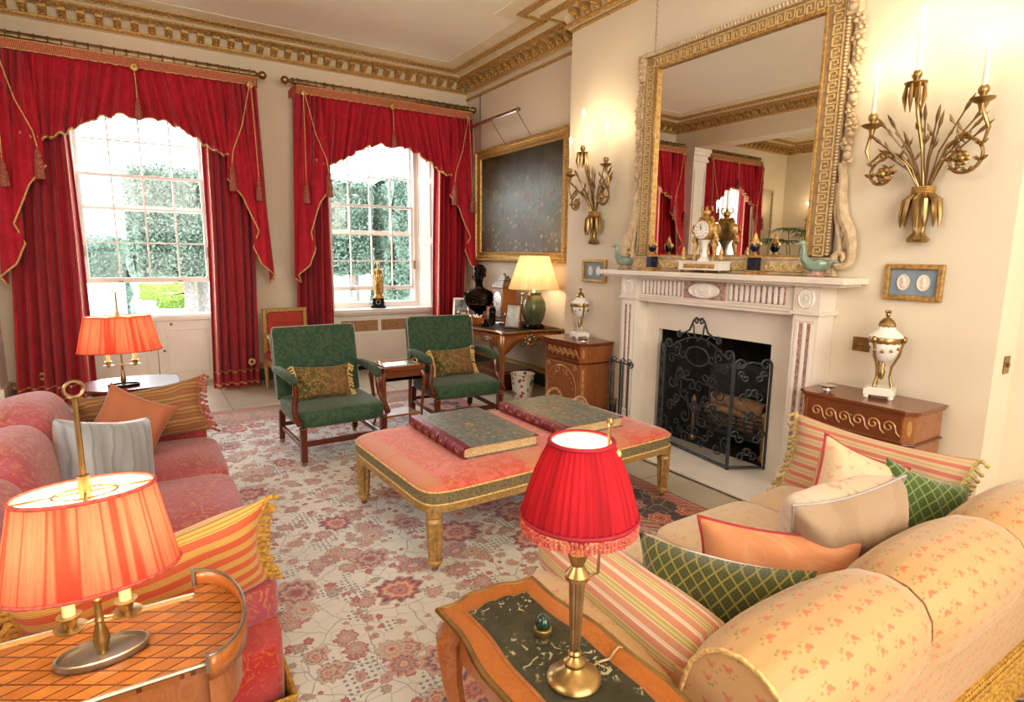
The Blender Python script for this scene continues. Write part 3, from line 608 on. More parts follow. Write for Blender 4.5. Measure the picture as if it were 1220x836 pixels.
# ---------------------------------------------------------------- CURTAINS
NF=26
def fold(u,ph=0,f=NF): return .5*sin(PI*f*u+ph)+.3*sin(PI*f*.53*u+1.3+ph)+.2*sin(PI*f*1.7*u+.6)
def curtains(cx,rz,lab,side_lab,panL,panR):
    # pole
    L=1.20; p=thing('curtain_pole','dark wooden curtain pole with brass rings and ball finials, '+lab,'curtain pole',(cx,7.60,rz),0,'curtain poles')
    m=MB(); m.X=Matrix.Rotation(PI/2,4,'Y'); m.lathe([(.034,-L+.03),(.034,L-.03)],20,flute=10,fa=.06); m.build('pole','dbrass',p)
    for s in (-1,1):
        m=MB(); m.X=Matrix.Rotation(s*PI/2,4,'Y'); m.lathe([(.036,L-.03),(.04,L-.02),(.03,L-.01),(.018,L+.01),(.022,L+.02),(.04,L+.035),(.047,L+.06),(.04,L+.085),(.02,L+.1),(.006,L+.108)],16); m.build('finial','brass',p)
    for k in range(22):
        x=-L+.08+k*(2*L-.16)/21; m=MB(); m.tube([(x,.040*cos(a*PI/6),.040*sin(a*PI/6)) for a in range(12)],.006,5,True); m.box(x-.004,-.005,-.062,x+.004,.005,-.04); m.build('curtain_ring','brass',p)
    v=thing('curtain_valance','crimson swagged valance arched over '+lab+', with gold cords and tassels','valance',(cx,7.5,0),0,'swagged valances')
    zt=rz-.105; HW=1.165
    fb=lambda u: math.copysign(interp([0,.15,.35,.55,.72,.88,1],[0,.24,.46,.63,.74,.81,.86],abs(u)),u)
    zb=lambda ub: interp([0,.12,.25,.4,.5,.6,.7,.78,.86],[2.955,2.985,2.95,2.86,2.78,2.72,2.675,2.68,2.73],abs(ub))
    def P(u,w,off=0):
        ub=fb(u); k=w**1.25; x=HW*lerp(u,ub,k); zz=zb(ub)+.012*sin(60*u)*(abs(ub)<.8)
        z=lerp(zt-.05,zz,w**1.08)
        e=max(0,abs(u)-.3)/.7
        amp=.040+.040*w*(1-.45*e); y=-.035*e*sin(PI*w)-.02*w+amp*fold(u,.4*w*u)-off
        if abs(u)>.96: y=max(y,-.02)
        return (x,y,z)
    m=MB(); m.grid(lambda u,w:P(2*u-1,w),200,26); m.build('swag','curtain',v,ang=180)
    m=MB(); m.tube([P(2*i/200-1,1,.006) for i in range(201)],.008,5); 
    for i in range(120): q=P(2*i/119-1,1,.008); m.tube([q,(q[0],q[1],q[2]-.022)],[.006,.003],4)
    m.build('bullion_fringe','trim',v)
    m=MB() # braid band (with returns to the wall)
    path=[(-HW-.02,.30,0),(-HW-.02,.02,0),(-HW,-.03,0)]+[(-HW+2*HW*i/30,-.045,0) for i in range(1,30)]+[(HW,-.03,0),(HW+.02,.02,0),(HW+.02,.30,0)]
    n=len(path); m.add([(p_[0],p_[1],zt+.035) for p_ in path]+[(p_[0],p_[1]-.004,zt-.055) for p_ in path],[(i,i+1,n+i+1,n+i) for i in range(n-1)])
    bo=m.build('braided_heading','cordred',v)
    m=MB()
    for i in range(150):
        x=-HW+2*HW*(i+.5)/150; y=-.05; m.tube([(x-.007,y,zt-.045),(x+.007,y,zt-.005),(x-.007,y,zt+.03)],.0022,4)
    m.tube([(-HW,-.049,zt+.034),(HW,-.049,zt+.034)],.005,5); m.tube([(-HW,-.05,zt-.055),(HW,-.05,zt-.055)],.005,5); m.build('gold_lattice','trim',bo)
    # side returns of valance
    # cascades (jabots)
    for s in (-1,1):
        bot=[(.80,2.42),(.95,2.22),(1.09,1.85),(1.03,1.66),(1.11,1.465),(1.245,1.345),(1.20,1.25),(1.26,1.30)]
        dep=[-.03,-.03,-.07,-.02,-.075,-.04,.06,.12]
        def J(u,w,off=0):
            k=u*(len(bot)-1); i=min(int(k),len(bot)-2); t=k-i; bx=lerp(bot[i][0],bot[i+1][0],t); bz=lerp(bot[i][1],bot[i+1][1],t); by=lerp(dep[i],dep[i+1],t)
            tx=lerp(.86,1.165,min(1,u*1.1)); ty=-.055+(.20 if u>.95 else 0)+.024*sin(u*34); ww=w**.85
            return (s*lerp(tx,bx,ww),lerp(ty,by-.05,w)+.028*sin(u*36+w)*(1-w*.5)-off,lerp(3.44,bz,w))
        m=MB(); m.grid(lambda u,w:J(u,w),56,30); jo=m.build('cascade','curtain',v,ang=180)
        m=MB(); m.tube([J(i/56,1,.004) for i in range(57)],.009,5); m.build('gold_edging','trim',jo)
    # rosettes, cords, tassels
    def tassel(x,y,z0,L=.3):
        m=MB(); m.lathe([(.004,0),(.018,-.02),(.012,-.035),(.022,-.05),(.03,-.09),(.022,-.105),(.034,-.12),(.037,-.2),(.042,-L),(.02,-L-.004)],16,(x,y,z0),flute=8,fa=.12); return m.build('tassel','tassel',v)
    for x,z in ((-1.09,3.45),(0,3.45),(1.09,3.45)):
        m=MB(); m.X=Matrix.Translation((x,-.075,z))@Matrix.Rotation(PI/2,4,'X'); m.lathe([(.045,-.01),(.045,.004),(.035,.012),(.012,.012),(.0,.018)],24,flute=8,fa=.25); m.build('rosette','gold',v)
    m=MB(); m.tube([(0,-.085,3.43),(.005,-.1,3.15)],.005,5); m.build('cord','trim',v); tassel(.005,-.1,3.15,.19)
    for s in (-1,1):
        m=MB(); m.tube([(s*1.08,-.085,3.43),(s*.98,-.11,3.0),(s*.87,-.13,2.72),(s*.85,-.13,2.58)],.006,5); m.build('cord','trim',v); tassel(s*.85,-.13,2.58,.30)
        m=MB(); m.tube([(s*1.10,-.085,3.43),(s*1.11,-.12,2.9),(s*1.12,-.13,2.45)],.005,5); m.build('cord','trim',v); tassel(s*1.12,-.13,2.45,.26)
    # full length curtains
    for s,(o0,i0,o1,i1,o2,i2),sl in ((-1,panL,side_lab[0]),(1,panR,side_lab[1])):
        c=thing('curtain','full-length crimson silk curtain, '+sl,'curtain',(cx,7.60,0),0,'crimson curtains'); nf=6
        def Q(u,w,off=0):
            xo=interp([0,.5,1],[o0,o1,o2],w); xi=interp([0,.5,1],[i0,i1,i2],w); x=lerp(xi,xo,u)
            a=.045+.03*w; flare=.10*max(0,w-.965)/.035
            return (s*x+.012*sin(9*u+2*w),a*sin(2*PI*nf*u+.6*sin(3*w+4*u))+.02*sin(2*PI*nf*.37*u+2+w)-flare*(.6+.4*sin(2*PI*nf*u))-off,lerp(3.45,.012,w))
        m=MB(); m.grid(lambda u,w:Q(u,w),150,34); m.build('curtain_panel','curtain',c,ang=180)
        for zw in (.945,.985):
            m=MB(); m.grid(lambda u,w:Q(.04+.92*u,zw+w*.005,.008),140,1); m.build('gold_braid','trim',c,ang=180)
        m=MB(); m.grid(lambda u,w:Q(.08+u*.012,.02+w*.925,.006),1,60); m.build('gold_braid','trim',c,ang=180)
        q=Q(.8 if s>0 else .72,.915,.02); m=MB()
        for a in range(8): an=a*PI/4; m.sph((q[0]+.03*cos(an),q[1]-.01,q[2]+.03*sin(an)),(.016,.008,.016),6,4)
        m.build('embroidered_crest','trim',c)
    if cx<-1:
        for o in bpy.data.objects:
            if o.type=='EMPTY' and o.name.split('.')[0] in('curtain_pole','curtain_valance','curtain') and o.location.x<-1: o.scale=(.74,1,1)
    return v
curtains(.125,3.62,'the left window',('at the left side of the left window','at the right side of the left window'),(.98,.62,1.15,.60,1.26,.60),(1.13,.58,1.08,.57,1.05,.52))
curtains(2.89,3.61,'the right window',('behind the gilt red chair, left of the right window','behind the photo frames, right of the right window'),(1.14,.80,1.22,.80,1.25,.79),(1.15,.68,1.12,.63,1.05,.60))
curtains(-2.6,3.62,'the mirrored third window',('seen only in the mirror, left curtain of its window','seen only in the mirror, right curtain of its window'),(.88,.62,.92,.60,.95,.60),(.98,.58,.96,.57,.95,.56))
# ---------------------------------------------------------------- CARPET
m=MB(); 
m.box(-1.72,-3.3,0,1.72,3.3,.012); tag(m.build('carpet','rug',loc=(1.25,3.12,0),smooth=False),'large cream floral Persian carpet with dark patterned border','carpet')
# ---------------------------------------------------------------- FIREPLACE (origin on wall plane at hearth centre); local y = along wall
YF=3.09
F=thing('fireplace','pale carved marble chimneypiece with red marble inlay around a black hearth opening','fireplace',(0,YF,0))
m=MB(); m.box(3.62,-1.16,1.445,3.90,1.11,1.487); m.box(3.65,-1.12,1.428,3.90,1.07,1.445); m.build('mantel_shelf','marble',F,smooth=False,bevel=.006)
m=MB(); m.box(3.75,-.76,1.262,3.90,.72,1.428); m.box(3.735,-.78,1.245,3.90,.74,1.262); m.box(3.745,-.76,1.22,3.90,.72,1.245); m.build('frieze','marble',F,smooth=False,bevel=.003)
for side,(a,b) in (('r',(-.70,-.24)),('l',(.22,.66))):
    m=MB(); m.box(3.744,a,1.285,3.752,b,1.41); m.build('red_marble_panel','redmarble',F,smooth=False)
    m=MB(); k=10
    for i in range(k): y=a+(b-a)*(i+.5)/k; m.rounded(3.734,y-.013,1.287,3.752,y+.013,1.408,.4)
    m.box(3.738,a-.012,1.41,3.752,b+.012,1.42); m.box(3.738,a-.012,1.275,3.752,b+.012,1.285)
    m.build('fluting','marblew',F)
m=MB(); m.box(3.742,-.21,1.28,3.752,.19,1.415); m.build('red_marble_panel','redmarble',F,smooth=False)
def patera(cy,cz,ry,rz_,x,name='oval_patera',mat='marblew',pet=12):
    m=MB(); M=Matrix.Translation((x,cy,cz))@Matrix.Rotation(-PI/2,4,'Y'); m.X=M
    m.lathe([(1,-.012),(1,.004),(.92,.012),(.86,.003),(.80,.003)],36,sx=rz_,sy=ry); m.lathe([(.74,0),(.72,.010),(.45,.012),(.42,.003),(.3,.004),(.26,.014),(0,.018)],48,sx=rz_,sy=ry,flute=pet,fa=.18,cap=False); return m.build(name,mat,F)
patera(-.01,1.347,.15,.062,3.740,'tablet_oval'); patera(-.01,1.347,.07,.060,3.728,'rosette')
for s,c0 in ((-1,-.875),(1,.80)):
    hw=.09
    m=MB(); x=3.72
    m.box(x,c0-hw,.16,3.9,c0+hw,1.235); m.box(x-.02,c0-hw-.02,1.235,3.9,c0+hw+.02,1.255); m.box(x-.005,c0-hw-.004,1.255,3.9,c0+hw+.004,1.428)
    m.box(x-.02,c0-hw-.015,0,3.9,c0+hw+.015,.14); m.box(x-.01,c0-hw-.008,.14,3.9,c0+hw+.008,.16)
    frame_rect2=[(c0-.066,c0-.058),(c0+.058,c0+.066)]
    for a,b in frame_rect2: m.box(x-.006,a,.20,x,b,1.20)
    m.box(x-.006,c0-.066,1.19,x,c0+.066,1.2); m.box(x-.006,c0-.066,.2,x,c0+.066,.21)
    pl=m.build('pilaster','marble',F,smooth=False,bevel=.003)
    m=MB()
    for dy in (-.028,.028): m.box(x-.003,c0+dy-.011,.22,x+.001,c0+dy+.011,1.18)
    m.build('red_marble_inlay','redmarble',pl,smooth=False)
    for dy in (-.050,0,.050):
        m=MB(); m.rounded(x-.007,c0+dy-.010,.22,x+.002,c0+dy+.010,1.18,.3); m.build('reeding','marblew',pl)
    patera(c0,1.345,.055,.068,x-.008)
m=MB() # slips
m.box(3.87,-.785,0,3.92,-.545,1.245); m.box(3.87,.56,0,3.92,.71,1.245); m.box(3.87,-.545,.98,3.92,.56,1.245); m.build('marble_slip','marble',F,smooth=False,bevel=.002)
m=MB(); m.box(3.28,-1.0,.012,4.0,1.0,.034); tag(m.build('hearth_slab','marblew',smooth=False,bevel=.005,loc=(0,YF,0)),'white marble hearth slab in front of the fireplace','hearth')
# grate & logs inside
G=thing('fire_grate','black iron fire grate with arched back inside the hearth opening','grate',(4.12,YF-.12,.035))
m=MB(); m.grid(lambda u,w:(.10-.04*w,lerp(-.34,.34,u),w*(.62+.12*sin(PI*u))),16,8); m.build('fireback','iron',G,solid=.02)
m=MB()
for k in range(5): m.tube([(-.10,-.33,.16+k*.035),(-.13,0,.16+k*.035),(-.10,.33,.16+k*.035)],.007,6)
for k in range(9): y=-.32+k*.08; m.tube([(-.11,y,.14),(-.12,y,.31)],.006,5)
m.build('basket_bars','iron',G)
for s in (-1,1):
    m=MB(); m.lathe([(.03,0),(.03,.03),(.014,.05),(.018,.15),(.012,.3),(.022,.33),(.026,.36),(.012,.39),(0,.40)],12,(-.13,s*.34,0)); m.build('andiron_post','brass',G)
m=MB(); m.box(-.1,-.33,.12,.1,.33,.14); m.build('grate_bottom','iron',G,smooth=False)
for i,(y,z,r,a) in enumerate(((-.12,.21,.05,5),(.10,.20,.055,-8),(0,.29,.05,12),(-.02,.37,.06,-3))):
    m=MB(); m.tube([(.02,-.26,0),(.0,-.1,.01),(.02,.1,0),(.01,.26,.01)],[r,r*1.05,r,r*.9],10); tag(m.build('log','log',loc=(4.10,YF-.12+y*.3,.035+z),rot=(0,0,R(a))),'pale split log lying in the iron fire grate','log','logs in the fire grate')
# spark screen
def scroll_panel(W,Hh,crest):
    m=MB()
    def t2(pts,r=.0065): m.tube([(p[0],0,p[1]) for p in pts],r,6)
    arch=[(-W/2,0),(-W/2,Hh*.93)]; m.tube([(-W/2,0,.0),(-W/2,0,Hh*.93)],.009,6); m.tube([(W/2,0,0),(W/2,0,Hh*.93)],.009,6); m.tube([(-W/2,0,.02),(W/2,0,.02)],.010,6)
    for s in (-1,1):
        sp=spiral((s*(W/2-.045),Hh*.93),.045,.012,(0 if s>0 else PI),s*1.2,20); t2(sp,.008)
    n=16; t2([(W*(i/n-.5)*.86,Hh*.90+.10*W*sin(PI*i/n)*1.6) for i in range(n+1)])
    def S(cx,cz,r,a,s,k=1.0,mirror=True):
        for q in ((1,-1) if mirror else (1,)):
            a_=spiral((cx,cz),r*.22,r,a,s*1.1,16); b_=spiral((cx+2*r*k*cos(a+s*1.1*2*PI),cz+2*r*k*sin(a+s*1.1*2*PI)),r,r*.22,a+s*1.1*2*PI+PI,-s*1.1,16)
            t2([(q*x,z) for x,z in a_+b_])
    if W>.5:
        for cx,cz,r,a,s in ((.09,.12,.05,PI/2,1),(.27,.13,.055,0,1),(.10,.30,.06,PI,-1),(.28,.34,.05,PI/2,1),(.12,.48,.055,0,1),(.27,.55,.06,PI,-1),(.10,.64,.05,-PI/2,-1),(.29,.74,.045,PI/2,1),(.16,.80,.045,0,1),(.05,.40,.03,0,1),(.2,.22,.035,PI,1),(.19,.42,.035,0,-1),(.19,.66,.035,PI,1)):
            S(cx,cz,r,a,s)
        t2([(.13*cos(i*PI/8),.80+.075*sin(i*PI/8)) for i in range(17)])
        t2([(.035*cos(i*PI/8),.40+.035*sin(i*PI/8)) for i in range(17)])
    else:
        for cx,cz,r,a,s in ((.045,.10,.035,PI/2,1),(.06,.24,.035,0,1),(.04,.40,.03,PI,-1),(.06,.55,.035,PI/2,1),(.05,.70,.03,0,1)): S(cx,cz,r,a,s,.8)
    if crest:
        for s in (-1,1):
            t2([(0,Hh+.17),(s*.03,Hh+.185),(s*.06,Hh+.16),(s*.10,Hh+.08),(s*.18,Hh+.04),(s*.22,Hh+.05)]+[(s*(x),z) for x,z in spiral((.215,Hh+.03),.03,.008,PI/2,-1.1,12)],.008)
            t2([(s*x,z) for x,z in spiral((.03,Hh+.155),.025,.008,0,1.1,12)]); t2([(0,Hh+.0),(s*.05,Hh+.06),(s*.06,Hh+.13)]); t2([(s*.12,Hh-.02),(s*.10,Hh+.03),(s*.14,Hh+.06)])
    return m
FS=thing('fire_screen','wrought iron scrollwork spark screen of three panels standing on the hearth','fire screen',(0,0,.034))
a=Vector((3.62,2.67)); b=Vector((3.72,3.42))
def place_panel(p,q,Hh,crest,nm):
    W=(q-p).length; m=scroll_panel(W,Hh,crest); o=m.build(nm,'iron',FS); c=(p+q)/2; o.location=(c.x,c.y,0); o.rotation_euler=(0,0,math.atan2(q.y-p.y,q.x-p.x)); return o
o1=place_panel(a,b,.92,True,'centre_panel'); place_panel(Vector((3.86,2.52)),a-Vector((0,.012)),.86,False,'side_panel'); place_panel(b+Vector((0,.012)),Vector((3.86,3.60)),.86,False,'side_panel')
def mk_mesh():
    t=NT('fine_wire_mesh'); v=t.co('Object',scale=(300,300,300)); x,y,z=t.xyz(v); f=t.math('MAXIMUM',t.math('ABSOLUTE',t.math('SUBTRACT',t.math('FRACT',x),.5)),t.math('ABSOLUTE',t.math('SUBTRACT',t.math('FRACT',z),.5)))
    tr=t.n('ShaderNodeBsdfTransparent'); d=t.n('ShaderNodeBsdfDiffuse'); d.inputs[0].default_value=(.06,.06,.065,1); mx=t.n('ShaderNodeMixShader'); t.put(mx.inputs[0],t.math('ADD',.22,t.math('MULTIPLY',t.math('GREATER_THAN',f,.42),.1)))
    t.t.links.new(tr.outputs[0],mx.inputs[1]); t.t.links.new(d.outputs[0],mx.inputs[2]); t.t.links.new(mx.outputs[0],t.out.inputs[0]); return t.m
MT['mesh']=mk_mesh()
m=MB(); m.add([(-.37,.006,.02),(.37,.006,.02),(.37,.006,.86),(.2,.006,.93),(0,.006,.96),(-.2,.006,.93),(-.37,.006,.86)],[(0,1,2,3,4,5,6)]); m.build('wire_mesh','mesh',o1,smooth=False)
# fire tools
T=thing('fire_tool_stand','black iron stand of hanging fire tools left of the fireplace','fire tools',(3.60,3.83,0.034)); T.scale=(1,1.25,1.05)
m=MB(); m.lathe([(.09,0),(.09,.015),(.03,.03),(.012,.05)],16); m.tube([(0,0,.03),(0,0,.62)],.009,8); m.tube([(0,-.10,.60),(0,0,.60),(0,.10,.60)],.008,6)
for s in (-1,1): m.tube([(0,s*(.1+x),.60+z) for x,z in spiral((0,.0),.028,.01,-PI/2,1.0,12)],.007,6)
m.build('stand','iron',T)
for i,y in enumerate((-.10,-.04,.05,.10)):
    m=MB(); m.tube([(-.02,y,.59),(-.02,y,.12)],.007,6); m.tube([(-.02,y,.60+.02*1),(-.035,y+.015,.63),(-.02,y+.0,.65),(-.01,y-.015,.63),(-.02,y,.60)],.005,5)
    if i%2==0: m.box(-.025,y-.03,.05,-.015,y+.03,.14)
    else: m.sph((-.02,y,.1),(.02,.03,.05),8,6)
    m.build('fire_tool','iron',T)
# ================================================================ PILLOWS
def basis(loc,right,up):
    r=Vector(right).normalized(); n=r.cross(Vector(up)).normalized(); u=n.cross(r)
    return Matrix(((r.x,u.x,n.x,loc[0]),(r.y,u.y,n.y,loc[1]),(r.z,u.z,n.z,loc[2]),(0,0,0,1)))
def pillow(name,label,loc,right,up,w,h,t,mf,mb,pipe=None,fringe=None,fside=('l','r'),group=None,cat='cushion',sag=.0):
    o=thing(name,label,cat,group=group); o.matrix_world=basis(loc,right,up)
    def P(u,v,s):
        a=2*u-1;b=2*v-1; x=a*w/2*(1-.10*(1-b*b)*abs(a)**3*1.2); y=b*h/2*(1-.12*(1-a*a)*abs(b)**3*1.2)
        k=max(0,(1-a**4))**.55*max(0,(1-b**4))**.55
        return (x,y-sag*a*a,s*(t/2*k+.004*sin(9*a+3*b)*k))
    m=MB(); m.grid(lambda u,v:P(u,v,1),26,20,lambda u,v:(u*w,v*h)); m.cur=1; m.grid(lambda u,v:P(u,v,-1),26,20,lambda u,v:(u*w+.3,v*h),flip=True)
    m.build('cover',[mf,mb],o,ang=180)
    ring=[P(i/24,0,0) for i in range(24)]+[P(1,i/20,0) for i in range(20)]+[P(1-i/24,1,0) for i in range(24)]+[P(0,1-i/20,0) for i in range(20)]
    if pipe: m=MB(); m.tube(ring,.0055,6,True); m.build('piping',pipe,o)
    if fringe:
        rn=random.Random(int(w*1000))
        for sd in fside:
            m=MB(); n=16
            for i in range(n):
                q=P(0 if sd=='l' else 1,(i+.5)/n,0); d=-1 if sd=='l' else 1
                a=rn.uniform(-.012,.012); m.tube([q,(q[0]+d*.018,q[1]+a,q[2]+a),(q[0]+d*.03,q[1]-.012+a,q[2]+.006)],[.006,.010,.006],6); m.sph((q[0]+d*.035,q[1]-.014+a,q[2]),.011,6,5)
            m.tube([P(0 if sd=='l' else 1,i/20,0) for i in range(21)],.008,6)
            m.build('tassel_fringe',fringe,o)
    return o
# ================================================================ OTTOMAN
OX,OY=1.995,3.055
O=thing('upholstered_ottoman','long salmon and gold brocade ottoman bench on fluted gilded legs','ottoman',(OX,OY,.0125),2.5)
ZO=.065
hx,hy=.915,.548
def PU(u,w):
    a=2*PI*u-PI; e=.16; b=PI/2*w
    c=lambda q:math.copysign(abs(cos(q))**e,cos(q)); s_=lambda q:math.copysign(abs(sin(q))**e,sin(q))
    k=cos(b)**.35 if w<1 else 0
    return (hx*c(a)*k,hy*s_(a)*k,.363+ZO+.060*sin(b)**.8)
m=MB(); m.grid(PU,96,14); m.build('seat_pad','brocade',O,ang=180)
def ring2(m,z0,z1,g):
    n=96; pts=[PU(i/n,0) for i in range(n)]; m.add([(p[0]*(1+g/hx),p[1]*(1+g/hy),z0) for p in pts]+[(p[0]*(1+g/hx),p[1]*(1+g/hy),z1) for p in pts],[(i,(i+1)%n,n+(i+1)%n,n+i) for i in range(n)])
m=MB(); ring2(m,.300+ZO,.366+ZO,.001); m.build('gimp_band','ottband',O,ang=180)
m=MB(); ring2(m,.262+ZO,.302+ZO,.004); m.box(-hx+.03,-hy+.03,.262+ZO,hx-.03,hy-.03,.30+ZO); m.build('gilt_rail','greengold',O,ang=180)
m=MB(); 
for z,r in ((.366+ZO,.006),(.301+ZO,.006)): m.tube([(PU(i/96,0)[0]*1.003,PU(i/96,0)[1]*1.004,z) for i in range(96)],r,5,True)
m.build('gold_piping','trim',O)
for sx in (-1,0,1):
    for sy_ in (-1,1):
        if sx==0: continue
        c=(sx*(hx-.06),sy_*(hy-.06),0); m=MB()
        m.lathe([(.042,.264+ZO),(.044,.235+ZO),(.034,.225+ZO),(.043,.215+ZO),(.046,.205+ZO)],20,c)
        m.lathe([(.044,.205+ZO),(.040,.17),(.032,.065)],32,c,flute=8,fa=.22); m.lathe([(.032,.065),(.040,.058),(.040,.05),(.028,.044),(.030,.035),(.02,.03)],20,c)
        l=m.build('leg','greengold',O); m=MB(); m.sph((c[0],c[1],.016),(.02,.012,.016),10,8); m.tube([(c[0],c[1],.015),(c[0],c[1],.04)],.012,8); m.build('caster','dbrass',l)
# books
def big_book(label,loc,rz,w,l,th=.065):
    o=thing('large_book',label,'book',loc,rz)
    m=MB(); m.box(-w/2+.012,-l/2+.01,.006,w/2-.008,l/2-.01,th-.006); m.build('page_block','paper',o,smooth=False)
    m=MB(); m.box(-w/2+.03,-l/2,th-.006,w/2,l/2,th); m.box(-w/2+.03,-l/2,0,w/2,l/2,.006); m.build('cover_boards','marbled',o,smooth=False,bevel=.0015)
    m=MB(); pr=[(-w/2+.035,0),(-w/2+.006,.002),(-w/2-.006,th*.3),(-w/2-.008,th*.5),(-w/2-.006,th*.7),(-w/2+.006,th-.002+.004),(-w/2+.05,th+.0015),(-w/2+.05,th-.004),(-w/2+.012,th-.01),(-w/2+.006,th/2),(-w/2+.012,.01)]
    n=len(pr); m.add([(p[0],-l/2,p[1]) for p in pr]+[(p[0],l/2,p[1]) for p in pr],[(i,(i+1)%n,n+(i+1)%n,n+i) for i in range(n)]+[tuple(range(n))[::-1],tuple(range(n,2*n))]); sp=m.build('spine','maroon',o)
    for k in range(1,7): y=-l/2+l*k/7; m=MB(); m.tube([(-w/2+.012,y,.004),(-w/2-.008,y,th*.25),(-w/2-.011,y,th*.5),(-w/2-.008,y,th*.78),(-w/2+.01,y,th+.004)],.006,6); m.build('raised_band','maroon',sp)
    for k in range(7):
        if k in(1,): continue
        m=MB()
        y=-l/2+l*(k+.5)/7; m.sph((-w/2-.008,y,th*.55),(.002,.012,.011),8,6)
        for d in (-.022,.022): m.box(-w/2-.0095,y+d-.0012,th*.3,-w/2-.007,y+d+.0012,th*.8)
        m.build('gilt_tooling','gold',sp)
    m=MB(); m.sph((.0,.02,th),(.028,.035,.0012),10,4); m.build('gilt_crest','gold',o)
    for s in (-1,1):
        m=MB(); m.prism([(w/2+.0005,s*l/2),(w/2-.035,s*l/2),(w/2+.0005,s*(l/2-.035))][::s],th-.0055,th+.001); m.build('leather_corner','maroon',o,smooth=False)
    return o
# ================================================================ ARMCHAIRS
def armchair(label,loc,rz,group):
    o=thing('open_armchair',label,'armchair',loc,rz,group)
    m=MB(); m.rounded(-.345,-.36,.285,.345,.35,.425,.28); m.build('seat','greendamask',o,ang=180)
    M=Matrix.Translation((0,.335,.40))@Matrix.Rotation(R(-10),4,'X'); m=MB(); m.X=M; m.rounded(-.352,-.045,-.04,.352,.045,.585,.18); b=m.build('backrest','greendamask',o,ang=180)
    m=MB(); m.X=M; m.tube([(-.350,-.035,.0),(-.350,-.04,.57),(-.337,-.04,.582),(.337,-.04,.582),(.350,-.04,.57),(.350,-.035,0)],.004,5); m.build('piping','greypipe',b)
    for s in (-1,1):
        m=MB(); m.tube([(s*.35,.33,.645),(s*.355,.2,.655),(s*.35,0,.655),(s*.335,-.16,.635),(s*.325,-.20,.61)],[.028,.034,.036,.036,.022],12); m.build('arm_pad','greendamask',o,ang=180)
        m=MB(); m.tube([(s*.325,-.20,.60),(s*.325,-.215,.54),(s*.335,-.21,.48),(s*.352,-.25,.41),(s*.35,-.31,.36),(s*.345,-.355,.34)],[.020,.024,.022,.022,.026,.024],8); m.build('arm_support','mahog',o)
        for d in (-1,1):
            m=MB(); x=s*.315; y=-.325 if d<0 else .315; yb=y if d<0 else y+.05
            m.add([(x-.024,y-.024,.30),(x+.024,y-.024,.30),(x+.024,y+.024,.30),(x-.024,y+.024,.30),(x-.021,yb-.021,.035),(x+.021,yb-.021,.035),(x+.021,yb+.021,.035),(x-.021,yb+.021,.035)],[(3,2,1,0),(4,5,6,7),(0,1,5,4),(1,2,6,5),(2,3,7,6),(3,0,4,7)])
            l=m.build('leg','mahog',o,smooth=False,bevel=.003); m=MB(); m.sph((x,yb,.018),(.022,.013,.018),10,8); m.tube([(x,yb,.02),(x,yb,.04)],.012,8); m.build('caster','dbrass',l)
        m=MB(); m.box(s*.315-.011,-.30,.13,s*.315+.011,.35,.165); m.build('stretcher','mahog',o,smooth=False,bevel=.003)
    m=MB(); m.box(-.30,-.336,.15,.30,-.314,.19); m.build('stretcher','mahog',o,smooth=False,bevel=.003)
    m=MB(); m.box(-.30,.335,.15,.30,.355,.18); m.build('stretcher','mahog',o,smooth=False,bevel=.003)
    m=MB()
    for i in range(34): m.sph((-.33+.66*i/33,-.362,.30),.006,6,4)
    m.build('brass_nails','brass',o)
    return o
armchair('green damask open armchair at the left, nearest the gilt red chair',(1.255,4.72,.0125),2,'pair of green armchairs')
armchair('green damask open armchair at the right, in front of the writing desk',(2.53,4.99,.0125),-4,'pair of green armchairs')
pillow('tapestry_cushion','fringed green and gold tapestry cushion on the left green armchair',(1.22,4.80,.555),(1,.05,-.04),(0,.45,1),.47,.30,.15,'tapestry','tapestry',fringe='trim')
pillow('tapestry_cushion','fringed green and gold tapestry cushion on the right green armchair',(2.56,5.10,.555),(1,-.07,.03),(0,.45,1),.44,.30,.15,'tapestry','tapestry',fringe='trim')
# ================================================================ SIDE TABLE BETWEEN CHAIRS
def cab_leg(m,x,y,zt,sx,sy_,r=.022,out=.03):
    m.tube([(x,y,zt),(x+sx*out*.7,y+sy_*out*.7,zt*.88),(x+sx*out*.5,y+sy_*out*.5,zt*.7),(x-sx*out*.1,y-sy_*out*.1,zt*.35),(x,y,zt*.08),(x+sx*out*.6,y+sy_*out*.6,0)],[r*1.25,r*1.35,r,r*.7,r*.55,r*.8],8)
t=thing('side_table','small mahogany tray-top table with cabriole legs between the green armchairs','side table',(1.95,5.02,.0125))
m=MB(); m.box(-.205,-.175,.565,.205,.175,.585); frame_rect(m,-.21,.21,.585,.6,.0,0,0) if False else None
for a in ((-.21,-.18,-.195,.18),(.195,-.18,.21,.18),(-.21,-.18,.21,-.165),(-.21,.165,.21,.18)): m.box(a[0],a[1],.565,a[2],a[3],.602)
m.build('table_top','mahoglt',t,smooth=False,bevel=.004)
m=MB(); m.box(-.18,-.15,.50,.18,.15,.565)
for s in (-1,1): m.prismx([( -.152,.50),(-.152,.47),(-.148,.47),(-.148,.50)],-.18,.18)
m.build('apron','mahoglt',t,smooth=False,bevel=.003)
for a in (-1,1):
    for b_ in (-1,1): m=MB(); cab_leg(m,a*.175,b_*.145,.55,a,b_,.018,.03); m.build('leg','mahoglt',t)
m=MB(); m.prism([(-.165,-.135),(-.08,-.12),(.08,-.12),(.165,-.135),(.15,0),(.165,.135),(.08,.12),(-.08,.12),(-.165,.135),(-.15,0)],.13,.15); m.build('lower_shelf','satin',t,smooth=False,bevel=.003)
tr=thing('brass_tray','shallow glazed tray with looped brass handles on the small side table','tray',(1.95,5.02,.602+.0))
